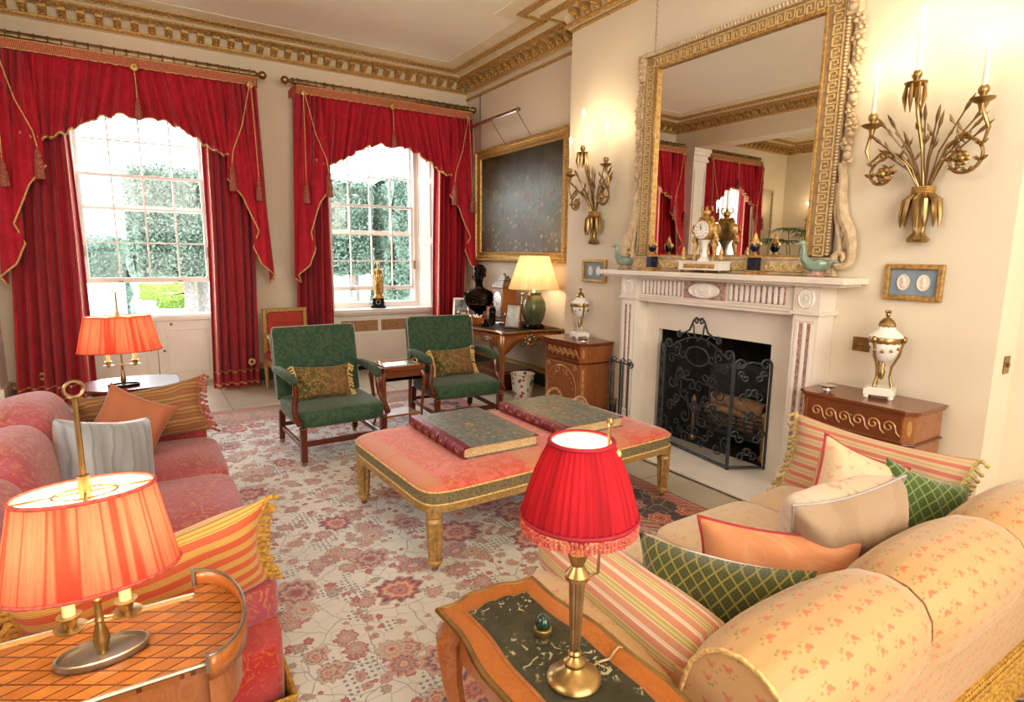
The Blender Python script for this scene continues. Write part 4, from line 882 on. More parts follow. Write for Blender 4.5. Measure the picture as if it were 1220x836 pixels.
m=MB(); m.box(-.17,-.13,.0,.17,.13,.008); m.build('tray_base','silver',tr,smooth=False,bevel=.003)
m=MB(); m.tube([(-.17,-.13,.01),(.17,-.13,.01),(.17,.13,.01),(-.17,.13,.01)],.006,6,True); m.build('tray_rim','brass',tr)
for s in (-1,1): m=MB(); m.tube([(s*.16,-.06,.01),(s*.175,-.055,.035),(s*.18,0,.045),(s*.175,.055,.035),(s*.16,.06,.01)],.006,6); m.build('handle','brass',tr)
big_book('large marbled book with maroon ribbed spine on the left end of the ottoman',(1.665,3.075,.5005),0,.50,.74)
big_book('large marbled book with maroon ribbed spine on the far right end of the ottoman',(2.365,3.11,.5005),1,.50,.74)
# ================================================================ GILT RED CHAIR
t=thing('gilt_chair','carved gilt chair with red upholstered back standing against the wall between the windows','chair',(1.46,7.12,0),4)
m=MB(); frame_rect(m,-.255,.255,.42,.955,.045,.20,.25,.05); m.build('back_frame','greengold',t,smooth=False,bevel=.008)
m=MB(); m.rounded(-.21,.185,.46,.21,.24,.91,.2); m.build('back_panel','redleather',t,ang=180)
m=MB(); m.rounded(-.26,-.26,.36,.26,.21,.47,.3); m.build('seat','redleather',t,ang=180)
m=MB(); m.box(-.27,-.27,.30,.27,.24,.37); m.build('seat_rail','greengold',t,smooth=False,bevel=.01)
for a in (-1,1):
    for b_ in (-.24,.22): m=MB(); m.lathe([(.018,0),(.022,.02),(.016,.05),(.028,.25),(.032,.29),(.024,.31)],14,(a*.24,b_,0),flute=7); m.build('leg','greengold',t)
    m=MB(); m.tube([(a*.255,.21,.66),(a*.27,.0,.67),(a*.27,-.15,.66),(a*.265,-.19,.62),(a*.26,-.17,.5),(a*.255,-.2,.38)],[.02,.022,.028,.03,.022,.026],8); m.build('arm','greengold',t)
# ================================================================ DESK
DX,DY=3.72,6.20
D=thing('writing_desk','kingwood writing desk with brass mounts and dark top, under the painting','desk',(DX,DY,0))
def desk_outline(g=0):
    P=[]; X,Y=.43+g,.81+g
    for i in range(21):
        u=-1+2*i/20; P.append((X+.0,u*Y)) if False else None
    # near edge (-Y) left to right, serpentine; then right side, far edge, left side
    for i in range(17): u=-1+i/8; P.append((u*X,-Y+.03*cos(PI*u)*1.0+ .0))
    for i in range(1,17): u=-1+i/8; P.append((X,u*Y*.97))
    for i in range(1,17): u=1-i/8; P.append((u*X,Y-.03*cos(PI*u)))
    for i in range(1,16): u=1-i/8; P.append((-X-.05*cos(PI*u*1.0)*1.0+.02,u*Y*.97))
    return P
m=MB(); m.prism(desk_outline(),.745,.768); m.build('desk_top','deskwood',D,ang=30)
m=MB(); m.prism(desk_outline(-.05),.768,.771); m.build('leather_inset','ink',D,smooth=False)
m=MB(); m.tube([(p[0],p[1],.757) for p in desk_outline(.004)],.012,6,True); m.build('brass_edge','brass',D)
m=MB()
# shaped apron all round
ol=desk_outline(-.05); n=len(ol)
def dz(i):
    s_=i/n*4; k=s_%1; return .60-.07*abs(sin(PI*k))*-1-.09*(abs(cos(PI*k))**6)+ (-.05*math.exp(-((k-.5)/.14)**2))
m.add([(p[0],p[1],.747) for p in ol]+[(p[0],p[1],dz(i)) for i,p in enumerate(ol)],[(i,(i+1)%n,n+(i+1)%n,n+i) for i in range(n)]); m.build('apron','deskwood',D,ang=60,solid=.02)
for a in (-1,1):
    for b_ in (-1,1):
        m=MB(); x,y=a*.37,b_*.745; m.tube([(x,y,.745),(x+a*.02,y+b_*.02,.66),(x+a*.015,y+b_*.015,.52),(x-a*.005,y-b_*.005,.28),(x,y,.08),(x+a*.02,y+b_*.02,0.0)],[.045,.048,.036,.022,.018,.024],8); l=m.build('leg','deskwood',D)
        m=MB(); m.tube([(x+a*.04,y+b_*.04,.745),(x+a*.058,y+b_*.058,.66),(x+a*.045,y+b_*.045,.52),(x+a*.018,y+b_*.018,.28),(x+a*.012,y+b_*.012,.08),(x+a*.03,y+b_*.03,0.004)],[.014,.016,.010,.006,.006,.012],6); m.build('brass_mount','brass',l)
for y in (-.5,0,.5):
    m=MB(); m.box(-.405,y-.19,.625,-.395,y+.19,.725); m.X=Matrix(); dd=m.build('drawer','deskwood',D,smooth=False,bevel=.004)
    m=MB()
    for s in (-1,1):
        m.tube([(-.415,y+s*a_,.675+b_) for a_,b_ in spiral((.035,0),.03,.006,PI,1.1,14)],.004,5); m.sph((-.41,y+s*.065,.675),(.006,.016,.01),6,5)
    m.sph((-.415,y,.675),(.008,.018,.02),8,6); m.build('brass_handle','silver',dd)
m=MB()
for k in range(9): a_=k*2*PI/9; m.sph((.07*cos(a_)+.0,-.765,.655+.055*sin(a_)),(.026,.010,.026),8,5)
m.sph((0,-.77,.655),(.045,.014,.04),10,6)
for s in (-1,1): m.tube([(s*(.06+a_),-.768,.62+b_) for a_,b_ in spiral((.05,.0),.05,.01,PI/2,-1.1,14)],.006,5)
m.build('brass_cartouche','dbrass',D)
# table lamp on desk
def lamp_shade_pleats(o,r0,r1,z0,z1,mat,n=60,name='lamp_shade',sx=1,sy=1,amp=.03,c=(0,0,0),pl=None,bow=0):
    m=MB(); N=n*3
    m.grid(lambda u,w:(c[0]+sx*(lerp(r0,r1,w)+bow*sin(PI*w))*(1+amp*sin(2*PI*n*u))*cos(2*PI*u),c[1]+sy*(lerp(r0,r1,w)+bow*sin(PI*w))*(1+amp*sin(2*PI*n*u))*sin(2*PI*u),lerp(z0,z1,w)),N,8,lambda u,w:(u*2,w*.3)); return m.build(name,mat,o,ang=180)
L=thing('table_lamp','ribbed green vase lamp with cream pleated shade lit on the writing desk','lamp',(3.86,5.60,.772))
m=MB(); m.lathe([(.085,.04),(.10,.06),(.135,.14),(.15,.22),(.14,.30),(.10,.37),(.085,.385),(.092,.40),(.092,.415),(.07,.42)],40,flute=10,fa=.06); m.build('vase_body','greenlamp',L)
m=MB(); m.lathe([(.12,0),(.13,.012),(.10,.03),(.09,.045)],24,flute=8,fa=.2); 
for k in range(6): a_=k*PI/3; m.sph((.115*cos(a_),.115*sin(a_),.02),(.03,.03,.02),8,5)
m.build('base_mount','bronze',L)
for s in (-1,1):
    m=MB(); m.tube([(-.09*1,s*.06,.39),(-.125,s*.07,.37),(-.13,s*.06,.33),(-.145,s*.05,.25),(-.15,s*.05,.18)],[.012,.02,.016,.01,.006],8); m.sph((-.12,s*.07,.385),.024,8,6); m.build('mask_handle','dbrass',L)
m=MB(); m.tube([(0,0,.41),(0,0,.62)],.008,8); m.sph((0,0,.60),(.03,.03,.045),10,8); m.build('bulb','bulb',L)
lamp_shade_pleats(L,.29,.165,.455,.83,'shade_cream',52,amp=.028)
m=MB(); m.lathe([(.29,.45),(.293,.455),(.287,.462)],52,cap=False); m.build('shade_binding','candle',L); m=MB(); m.lathe([(.164,.825),(.168,.833),(.16,.835)],52,cap=False); m.build('shade_binding','candle',L)
point((3.86,5.60,1.42),6,(1,.76,.46),.05)
# bust
o=thing('bronze_bust','dark bronze bust of a draped woman with her hair up, on the writing desk','bust',(3.80,6.80,.771),-38)
m=MB()
def loft(m,secs,n=24):
    vs=[];fs=[]
    for z,cx,cy_,rx,ry in secs:
        for i in range(n): a=2*PI*i/n; vs.append((cx+rx*cos(a),cy_+ry*sin(a),z))
    for j in range(len(secs)-1):
        for i in range(n): fs.append((j*n+i,j*n+(i+1)%n,(j+1)*n+(i+1)%n,(j+1)*n+i))
    fs.append(tuple(range(n))[::-1]); fs.append(tuple((len(secs)-1)*n+i for i in range(n))); return m.add(vs,fs)
loft(m,[(.10,0,.02,.09,.06),(.13,0,.02,.14,.08),(.20,0,.01,.18,.105),(.27,0,0,.205,.11),(.33,0,.005,.205,.095),(.37,0,.01,.16,.075),(.395,0,.015,.09,.06),(.42,0,.01,.055,.052),(.48,0,-.005,.047,.048),(.52,0,-.015,.055,.06)])
m.sph((0,-.005,.60),(.075,.092,.105),20,14); m.sph((0,-.045,.545),(.048,.05,.055),14,10)   # skull, jaw
m.sph((0,-.098,.585),(.012,.018,.025),8,6); m.sph((0,-.088,.553),(.022,.012,.008),8,5); m.sph((0,-.09,.615),(.05,.012,.012),8,5); m.sph((0,-.082,.528),(.02,.016,.014),8,5)
for s in (-1,1): m.sph((s*.073,.0,.58),(.012,.02,.03),8,6); m.sph((s*.028,-.086,.60),(.013,.008,.008),8,6)
m.sph((0,.02,.635),(.085,.095,.085),18,12); m.sph((0,.10,.60),(.05,.045,.05),12,9); m.sph((0,-.02,.675),(.07,.07,.05),14,8)
for k in range(7): x=-.16+.05*k; m.tube([(x,-.095,.25),(x*.7,-.125,.19),(x*.4,-.09,.13)],.018,8)
m.tube([(-.19,-.04,.33),(-.08,-.11,.29),(.05,-.115,.24),(.17,-.06,.22)],.022,8)
m.v=[(x,y,z) if z<.44 else (x*(1+.16*min(1,(z-.44)/.08)),y*(1+.16*min(1,(z-.44)/.08)),.44+(z-.44)*.98) for x,y,z in m.v]
m.build('figure','bronze',o,remesh=.006,smoothmod=3)
m=MB(); m.lathe([(.10,0),(.10,.02),(.075,.03),(.055,.05),(.06,.085),(.08,.105)],28); m.build('socle','bronze',o)
# bracket clock
o=thing('bracket_clock','wooden bracket clock with silvered arched dial and stepped top, on the writing desk','clock',(3.93,6.36,.771),0)
o.scale=(1.12,1.12,1.15)
m=MB(); m.box(-.09,-.11,.03,.09,.11,.37); m.box(-.10,-.12,0,.10,.12,.03); m.build('case','satin',o,smooth=False,bevel=.004)
m=MB(); 
for k,(g,z) in enumerate(((.012,.37),(0,.395),(-.022,.42),(-.045,.45),(-.06,.475))): m.box(-.09-g,-.11-g,z,.09+g,.11+g,z+.027)
m.sph((0,0,.515),(.02,.02,.018),10,8); m.build('stepped_top','greytray',o,smooth=False,bevel=.004)
m=MB(); P=[(-.085,.06),(.085,.06),(.085,.24)]+[(.085*cos(PI*i/12),.24+.09*sin(PI*i/12)) for i in range(1,12)]+[(-.085,.24)]
m.X=Matrix(((0,0,-1,-.0905),(1,0,0,0),(0,1,0,0),(0,0,0,1))); m.prism(P,0,.006); dl=m.build('dial_plate','silver',o,smooth=False)
m=MB(); m.X=Matrix(((0,0,-1,-.097),(1,0,0,0),(0,1,0,.19),(0,0,0,1))); m.lathe([(.07,0),(.07,.003),(.06,.005),(0,.005)],28); m.build('dial','dial',dl)
m=MB(); m.tube([(-.104,0,.19),(-.104,.02,.225)],.003,4); m.tube([(-.104,0,.19),(-.104,-.035,.20)],.003,4); m.build('clock_hands','ink',dl)
# photo frames
def photo_frame(label,loc,rz,w,h,mat='mahoglt',ph='photo',tilt=14,group=None):
    o=thing('photo_frame',label,'photo frame',loc,rz,group); M=Matrix.Rotation(R(-tilt),4,'X')
    m=MB(); m.X=M; frame_rect(m,-w/2,w/2,0,h,.018,-.008,.008); m.build('frame',mat,o,smooth=False,bevel=.003)
    m=MB(); m.X=M; m.box(-w/2+.015,-.003,.015,w/2-.015,.004,h-.015); m.build('photograph',ph,o,smooth=False)
    m=MB(); m.X=M; frame_rect(m,-w/2+.018,w/2-.018,.018,h-.018,.008,-.0065,-.002); m.build('inner_border','silver',o,smooth=False)
    m=MB(); m.tube([(0,h*.25,.0),(0,.012+h*.12,h*.55)],.006,4); m.build('strut',mat,o); return o
photo_frame('large photo frame with red edge beside the lamp, front of the writing desk',(3.60,5.66,.772),-62,.21,.29,'mahoglt','photo2',12)
photo_frame('photo frame with a dark portrait at the far left end of the writing desk',(3.62,6.98,.772),-38,.22,.27,'silver','photo',14)
photo_frame('small low photo frame between the bust and the far portrait frame',(3.50,6.72,.772),-45,.15,.13,'mahoglt','photo2',20)
photo_frame('small red frame standing behind the bronze figurine on the desk',(3.72,6.36,.772),-50,.12,.20,'redleather','photo',8)
photo_frame('small gold frame half hidden behind the lamp on the desk',(4.03,5.80,.772),-60,.15,.18,'gold','photo2',10)
o=thing('wooden_box','small open wooden box heaped with trinkets on the writing desk','box',(3.47,6.28,.772),12)
m=MB(); m.box(-.075,-.11,0,.075,.11,.01)
for a in ((-.075,-.11,-.067,.11),(.067,-.11,.075,.11),(-.075,-.11,.075,-.102),(-.075,.102,.075,.11)): m.box(a[0],a[1],0,a[2],a[3],.085)
m.box(-.067,-.102,.01,.067,.102,.06); m.build('box_body','satin',o,smooth=False,bevel=.002)
rn=random.Random(5); m=MB()
for k in range(22): m.sph((rn.uniform(-.055,.055),rn.uniform(-.09,.09),.08+rn.uniform(0,.025)),rn.uniform(.010,.018),7,5)
tag(m.build('trinkets','silver',o),kind='stuff')
def figurine(label,loc,rz,s,mat,name='figurine'):
    o=thing(name,label,'figurine',loc,rz); m=MB(); T=lambda p,r:m.tube([(a*s,b*s,c*s) for a,b,c in p],[q*s for q in r],10)
    T([(.05,0,.10),(.04,0,.5),(.02,0,.95)],[.06,.07,.10]); T([(-.06,0,.10),(-.07,.02,.5),(-.03,0,.95)],[.06,.07,.10]); T([(0,0,.9),(0,.01,1.1),(0,0,1.4)],[.15,.12,.17]); T([(0,0,1.35),(0,-.01,1.52)],[.10,.06]); m.sph((0,-.01*s,1.64*s),(.085*s,.10*s,.12*s),12,9); m.sph((0,-.11*s,1.62*s),(.02*s,.03*s,.03*s),6,5)
    T([(.17,0,1.36),(.26,-.02,1.12),(.20,-.14,.95)],[.06,.05,.045]); T([(-.17,0,1.36),(-.28,.0,1.15),(-.16,-.1,1.28)],[.06,.05,.045])
    for k in range(7): a=.5+PI*k/6; T([(.15*cos(a),.13*sin(a),1.38),(.22*cos(a),.17*sin(a),.8),(.20*cos(a),.18*sin(a),.12)],[.05,.06,.07])
    m.build('figure',mat,o,remesh=.016*s*1.2,smoothmod=2); m=MB(); m.lathe([(.26*s,0),(.26*s,.06*s),(.2*s,.10*s)],20); m.build('base',mat,o); return o
figurine('small dark bronze dancing figurine in front of the clock on the desk',(3.60,6.10,.772),-40,.15,'bronze','bronze_figurine')
o=thing('desk_ornament','dark green globe ornament beside the lamp on the desk','ornament',(3.80,6.06,.772)); m=MB(); m.lathe([(.04,0),(.04,.01),(.012,.02),(.012,.05)],16); m.build('stand','dbrass',o); m=MB(); m.sph((0,0,.10),.055,18,12); m.build('globe','jade',o)
o=thing('inkwell','glossy black inkwell in front of the wooden box on the desk','inkwell',(3.43,5.98,.772)); m=MB(); m.lathe([(.04,0),(.045,.01),(.045,.04),(.02,.06),(.022,.07),(.0,.085)],20); m.build('pot','bronze',o)
o=thing('animal_ornament','small silvery seated animal ornament at the front left of the desk','ornament',(3.40,6.55,.772),-60); m=MB(); m.sph((0,.03,.04),(.035,.05,.04),12,8); m.sph((0,-.02,.075),(.025,.025,.04),10,8); m.sph((0,-.045,.12),(.022,.03,.022),10,8)
for s in (-1,1): m.sph((s*.014,-.035,.145),(.006,.006,.014),6,5); m.tube([(s*.018,-.03,.07),(s*.02,-.045,.0)],.009,6)
m.build('figure','silver',o,remesh=.006,smoothmod=3)
o=thing('shallow_dish','pale shallow dish on the desk behind the inkwell','dish',(3.66,5.98,.772)); m=MB(); m.lathe([(.03,0),(.03,.008),(.075,.028),(.078,.032),(.07,.03),(.0,.014)],24); m.build('dish','silver',o)
# wastepaper basket & things under desk
o=thing('waste_bin','white tapered waste bin painted with dark red flowers beside the desk','waste bin',(3.60,5.42,0)); m=MB(); m.lathe([(.10,0),(.105,.01),(.135,.28),(.14,.285),(.13,.28),(.10,.02),(0,.02)],36); m.build('bin','floralpot',o)
m=MB(); m.lathe([(.137,.278),(.143,.283),(.137,.288)],36,cap=False); m.build('gilt_rim','trim',o)
o=thing('floor_box','dark red brown box on the floor under the writing desk','box',(3.75,6.15,0),0); m=MB(); m.box(-.22,-.35,0,.22,.35,.20); m.build('body','mahog',o,smooth=False,bevel=.006); m=MB(); m.box(-.225,-.355,.20,.225,.355,.24); m.build('lid','mahoglt',o,smooth=False,bevel=.006)
# ================================================================ CABINETS
def cabinet(label,loc,flip,group,W=.65,Dp=.37,H=.785):
    # local: front face -x, width along y ; back at x=0
    o=thing('marquetry_cabinet',label,'cabinet',loc,0,group); s=1
    m=MB(); c=.045; P=[(-.01,-W/2),(-Dp+c,-W/2),(-Dp,-W/2+c),(-Dp,W/2-c),(-Dp+c,W/2),(-.01,W/2)]
    m.prism(P[::-1],.06,H-.03); m.build('carcass','walnut',o,smooth=False,bevel=.002)
    ex=lambda g:[(-.005,-W/2-g),(-Dp+c-.01,-W/2-g),(-Dp-g,-W/2+c-.01),(-Dp-g,W/2-c+.01),(-Dp+c-.01,W/2+g),(-.005,W/2+g)]
    m=MB(); m.prism(ex(.022)[::-1],H-.018,H); m.prism(ex(.012)[::-1],H-.032,H-.018); m.build('top','mahoglt',o,smooth=False,bevel=.003)
    m=MB(); m.prism(ex(.012)[::-1],.58,.595); m.build('moulding','mahog',o,smooth=False,bevel=.004); m=MB(); m.prism(ex(.02)[::-1],0.02,.06); m.build('plinth','mahog',o,smooth=False,bevel=.004)
    for a in (-1,1):
        for x in (-Dp+.04,-.05): m=MB(); m.box(x-.025,a*(W/2-.05)-.025,0,x+.025,a*(W/2-.05)+.025,.03); m.build('foot','mahog',o,smooth=False)
    X=-Dp-.003
    m=MB(); m.box(X,-W/2+c+.01,.605,-Dp+.01,W/2-c-.01,.745); dr=m.build('drawer','mahoglt',o,smooth=False,bevel=.001)
    m=MB(); n=6; wv=(W-2*c-.06)/n
    for k in range(n):
        y=-W/2+c+.03+wv*(k+.5); m.tube([(X-.001,y+a_,.675+b_) for a_,b_ in spiral((0,0),wv*.42,.008,PI,-1.25,18)],.0055,4)
        m.tube([(X-.001,y-wv*.42,.675),(X-.001,y-wv*.5,.65),(X-.001,y-wv*.75,.632)],.0045,4)
    m.build('scroll_inlay','inlay',dr)
    m=MB(); m.sph((X-.004,0,.69),(.003,.008,.012),8,6); m.build('keyhole_plate','brass',dr)
    m=MB(); m.box(X,-W/2+c+.01,.075,-Dp+.01,W/2-c-.01,.57); do=m.build('door','satin' if flip else 'walnut',o,smooth=False,bevel=.001)
    m=MB(); ry=W/2-c-.05; m.tube([(X-.001,ry*cos(PI*i/24),.33+.20*sin(PI*i/24)) for i in range(25)]+[(X-.001,-ry,.10),(X-.001,ry,.10)],.005,4,True)
    for a in (-1,1):
        m.tube([(X-.001,a*(ry-.0+a_),.52+b_) for a_,b_ in spiral((-.02,0),.026,.006,0,1.1,14)],.005,4)
        m.tube([(X-.001,a*(.02+a_),.50+b_) for a_,b_ in spiral((.05,-.02),.045,.008,PI/2,1.1,14)],.005,4)
        for k in range(5): m.sph((X-.001,a*(.07+.03*k),.45-.008*k*k),(.001,.016,.008),6,4)
    frame_rectYZ=[(-W/2+c+.02,.085,-W/2+c+.028,.56),(W/2-c-.028,.085,W/2-c-.02,.56),(-W/2+c+.02,.552,W/2-c-.02,.56)]
    for a,b_,a2,b2 in frame_rectYZ: m.box(X-.001,a,b_,X+.002,a2,b2)
    m.build('arch_inlay','inlay',do)
    # chamfered corners inlay
    for a in (-1,1):
        ang=math.atan2(-a*c,-c); cx=-Dp+c/2; cy_=a*(W/2-c/2); nx,ny=-.7071,a*.7071
        for z,r in ((.68,.045),(.50,.03),(.44,.035),(.37,.03),(.30,.035),(.23,.03),(.15,.03)):
            M=Matrix(((.7071*a if False else ny*-1,0,nx,cx+nx*.001),(nx,0,ny,cy_+ny*.001),(0,1,0,z),(0,0,0,1))); m=MB(); m.X=M
            m.sph((0,0,0),(.014,r,.002),10,6); m.build('corner_inlay','inlay',o)
    return o
cabinet('marquetry cabinet right of the fireplace with running scroll inlay',(3.875,1.75,0),True,'pair of marquetry cabinets')
cabinet('marquetry cabinet left of the fireplace with arched door inlay',(3.875,4.57,0),False,'pair of marquetry cabinets')
def urn(label,loc,rz,s=1.0):
    o=thing('marble_urn',label,'urn',loc,rz,'pair of marble urns')
    m=MB(); m.box(-.075,-.075,.02,.075,.075,.055); m.box(-.06,-.06,.055,.06,.06,.062); 
    for a in (-1,1):
        for b_ in (-1,1): m.lathe([(.012,0),(.016,.01),(.012,.02)],10,(a*.06,b_*.06,0))
    m.build('plinth','marblew',o,smooth=False,bevel=.002)
    for k in range(3):
        a=2*PI*k/3+.5; ca,sa=cos(a),sin(a); m=MB(); m.tube([(.055*ca,.055*sa,.065),(.04*ca,.04*sa,.12),(.045*ca,.045*sa,.18),(.075*ca,.075*sa,.25),(.083*ca,.083*sa,.31),(.088*ca,.088*sa,.335)],[.009,.006,.006,.007,.009,.012],8); m.sph((.09*ca,.09*sa,.34),(.016,.016,.02),8,6); m.build('leg','brass',o)
    m=MB(); m.lathe([(0,.20),(.02,.205),(.05,.225),(.072,.265),(.08,.31),(.08,.35)],28); m.build('bowl','marblew',o)
    m=MB(); m.lathe([(.081,.315),(.084,.32),(.084,.345),(.081,.35)],28,cap=False,flute=14,fa=.04)
    for k in range(12): a=2*PI*k/12; m.sph((.083*cos(a),.083*sin(a),.29-.015*abs(sin(1.5*a))),.009,6,5)
    m.build('gilt_band','brass',o); m=MB(); m.lathe([(0,.10),(.012,.11),(.018,.15),(.01,.165),(.014,.19),(.006,.205)],10); m.build('gilt_drop','brass',o)
    m=MB(); m.lathe([(.088,.35),(.09,.356),(.07,.375),(.045,.40),(.04,.41)],28); m.build('lid','marblew',o)
    m=MB(); m.lathe([(.042,.405),(.044,.42),(.036,.44),(.02,.455),(.01,.462)],20,flute=10,fa=.1); m.sph((0,0,.478),(.012,.012,.016),8,6)
    for k in range(3): a=2*PI*k/3; m.sph((.012*cos(a),.012*sin(a),.495),.008,6,5)
    m.build('finial','brass',o); o.scale=(s,s,s); return o
urn('white marble and gilt urn on the cabinet right of the fireplace',(3.72,1.71,.786),20,1.04)
urn('white marble and gilt urn on the cabinet left of the fireplace',(3.74,4.60,.786),-10,1.0)
for i,(x,y,lb) in enumerate(((3.62,1.97,'small silver dish on the cabinet right of the fireplace'),(3.60,4.36,'small silver dish on the cabinet left of the fireplace'))):
    o=thing('silver_dish',lb,'dish',(x,y,.786)); m=MB(); m.lathe([(.025,0),(.02,.01),(.03,.015),(.05,.028),(.054,.032),(.045,.028),(0,.016)],24,flute=10,fa=.06); m.build('dish','silver',o)
o=thing('log_basket','wicker log basket with looped handles behind the ottoman','basket',(3.20,4.10,0)); m=MB()
m.lathe([(.16,0),(.20,.10),(.21,.22),(.20,.27),(.19,.26),(.15,.03),(0,.03)],28); m.build('basket_body','wicker',o)
for s in (-1,1): m=MB(); m.tube([(-.0+.09*cos(PI*i/12)*1.0,s*.19,.26+.12*sin(PI*i/12)) for i in range(13)],.014,8); m.build('handle','wicker',o)
m=MB(); m.tube([(.20*cos(2*PI*i/24),.20*sin(2*PI*i/24),.27) for i in range(24)],.015,8,True); m.build('rolled_rim','wicker',o)
# ================================================================ MIRROR above mantel (wall plane x=3.9; local x<0 towards room)
MX,MY,MZ=3.872,3.04,1.489
Mr=thing('overmantel_mirror','huge gilt mirror with Greek key frame and carved side garlands above the mantelpiece','mirror',(MX,MY,MZ),1.1)
iy0,iy1,iz0,iz1=-.705,.705,.135,1.67; oy=.865; oz=1.815
def fr(m,y0,y1,z0,z1,w,x0,x1,sides='lrtb'):
    if 'l' in sides: m.box(x0,y0,z0,x1,y0+w,z1)
    if 'r' in sides: m.box(x0,y1-w,z0,x1,y1,z1)
    if 't' in sides: m.box(x0,y0+w,z1-w,x1,y1-w,z1)
    if 'b' in sides: m.box(x0,y0+w,z0,x1,y1-w,z0+w)
m=MB(); m.box(-.028,iy0,iz0,-.020,iy1,iz1); m.build('mirror_glass','mirror',Mr,smooth=False)
m=MB(); m.box(-.018,-oy,0,0,oy,oz); m.box(-.045,-oy,iz0,-.0,iy0-.02,oz); m.box(-.045,iy1+.02,iz0,0,oy,oz); m.box(-.045,iy0-.02,iz1+.02,0,iy1+.02,oz)
m.build('key_ground','mbrown',Mr,smooth=False); m=MB()
m.box(-.06,-oy-.05,0,0,oy+.05,iz0-.02); m.box(-.075,-oy-.06,0,0,oy+.06,.018); m.box(-.07,-oy-.05,iz0-.03,0,oy+.05,iz0-.012)
m.build('base_rail','limed',Mr,smooth=False,bevel=.004); m=MB()
m.box(-.07,-oy-.06,1.60,0,-oy+.02,oz+.0); m.box(-.07,oy-.02,1.60,0,oy+.06,oz)
m.box(-.075,-oy-.06,oz-.035,0,oy+.06,oz)
m.build('frame','limed',Mr,smooth=False,bevel=.004)
m=MB(); fr(m,iy0-.022,iy1+.022,iz0-.022,iz1+.022,.024,-.058,0); m.build('inner_gilt_bead','gold',Mr,smooth=False,bevel=.006)
def key_run(m,p0,p1,nrm,size,x):
    a=Vector(p0); b=Vector(p1); L=(b-a).length; t=(b-a)/L; n=max(1,round(L/(size*1.02))); u=L/n; nn=Vector(nrm)
    seg=[((0,0),(0,1)),((0,1),(.78,1)),((.78,1),(.78,.30)),((.78,.30),(.38,.30)),((.38,.30),(.38,.66)),((0,0),(1,0))]
    w=.062*u
    for k in range(n):
        for (a0,b0),(a1,b1) in seg:
            P=a+t*(u*(k+a0))+nn*(size*b0); Q=a+t*(u*(k+a1))+nn*(size*b1)
            m.box(x-.006,min(P.x,Q.x)-w,min(P.y,Q.y)-w,x+.004,max(P.x,Q.x)+w,max(P.y,Q.y)+w)
m=MB(); s_=.068
key_run(m,(-oy+.035,iz0),(-oy+.035,iz1+.05),(1,0),s_,-.046); key_run(m,(oy-.035,iz0),(oy-.035,iz1+.05),(-1,0),s_,-.046); key_run(m,(-oy+.10,oz-.05),(oy-.10,oz-.05),(0,-1),s_,-.046)
m.build('greek_key_border','keygold',Mr,smooth=False)
k=70
for s in (-1,1):
    m=MB()
    for i in range(k): z=iz0+(1.6-iz0)*(i+.5)/k; m.sph((-.05,s*(oy-.008),z),(.012,.012,.009),6,4)
    m.build('leaf_moulding','palegilt',Mr)
m=MB(); k=60
for i in range(k): y=-oy+2*oy*(i+.5)/k; m.sph((-.078,y,oz-.018),(.010,.010,.018),6,4)
m.build('leaf_moulding','palegilt',Mr)
m=MB(); m.box(-.066,-oy-.03,.02,-.060,oy+.03,.10); m.build('scroll_panel','palegilt',Mr,smooth=False)
m=MB(); n=15; wv=2*(oy+.0)/n
for i in range(n):
    y=oy-wv*(i+.5); m.tube([(-.070,y+a_,.060+b_) for a_,b_ in spiral((0,0),.036,.008,PI,1.3,20)],[.009]*16+[.007]*5,6)
    m.tube([(-.070,y-.036,.060),(-.070,y-.048,.036),(-.070,y-.075,.028),(-.070,y-wv+.036,.045),(-.070,y-wv+.036,.060)] if False else [(-.070,y-.036,.06),(-.070,y-.05,.03),(-.070,y-wv*.6,.026),(-.070,y-wv+.04,.04)],.008,6)
m.build('wave_scroll','keygold',Mr)
rn=random.Random(11)
for s in (-1,1):
    m=MB()  # lower scroll bracket
    yo=s*(oy+.0)
    m.tube([(-.03,yo+s*.02,.72),(-.035,yo+s*.045,.62),(-.04,yo+s*.05,.50),(-.045,yo+s*.075,.38),(-.05,yo+s*.13,.28),(-.05,yo+s*.15,.18)]+[(-.05,yo+s*(.085+a_),.12+b_) for a_,b_ in spiral((0,0),.065,.012,0,-1.15,18)],[.022,.028,.032,.036,.036,.03]+[.026]*10+[.02]*9,8)
    m.tube([(-.03,yo+s*.01,.60),(-.035,yo+s*.02,.42),(-.035,yo+s*.05,.28),(-.035,yo+s*.07,.18),(-.03,yo+s*.02,.12)],[.012,.018,.02,.02,.012],8)
    for kk in range(5): m.sph((-.04,yo+s*(.03+.018*kk),.50-.07*kk),(.02,.02,.045),8,6)
    m.build('carved_scroll','limed',Mr)
    m=MB(); z=.72
    while z<1.60:
        r=rn.uniform(.018,.032); y=yo+s*(.055+rn.uniform(-.018,.018)); typ=rn.random()
        if typ<.4:
            m.sph((-.045,y,z),(.02,r*.5,r*.5),8,6)
            for q in range(6): a=q*PI/3; m.sph((-.035,y+r*cos(a),z+r*sin(a)),(.012,r*.55,r*.55),7,5)
        elif typ<.75: m.sph((-.04,y,z),(.025,r,r*1.15),9,7)
        else:
            for q in (-1,1): m.tube([(-.03,y,z-.02),(-.045,y+q*.02,z),(-.03,y+q*.035,z+.03)],[.004,.014,.002],6)
        z+=r*1.7
    m.tube([(-.03,yo+s*.05,.68),(-.03,yo+s*.06,1.0),(-.03,yo+s*.05,1.3),(-.03,yo+s*.055,1.62)],.010,6)
    m.build('carved_garland','limed',Mr)
    m=MB(); 
    for kk in range(4): m.sph((-.075,yo+s*.02,1.64+.045*kk),(.012,.03,.022),8,6)
    m.build('ear_carving','limed',Mr)
m=MB()
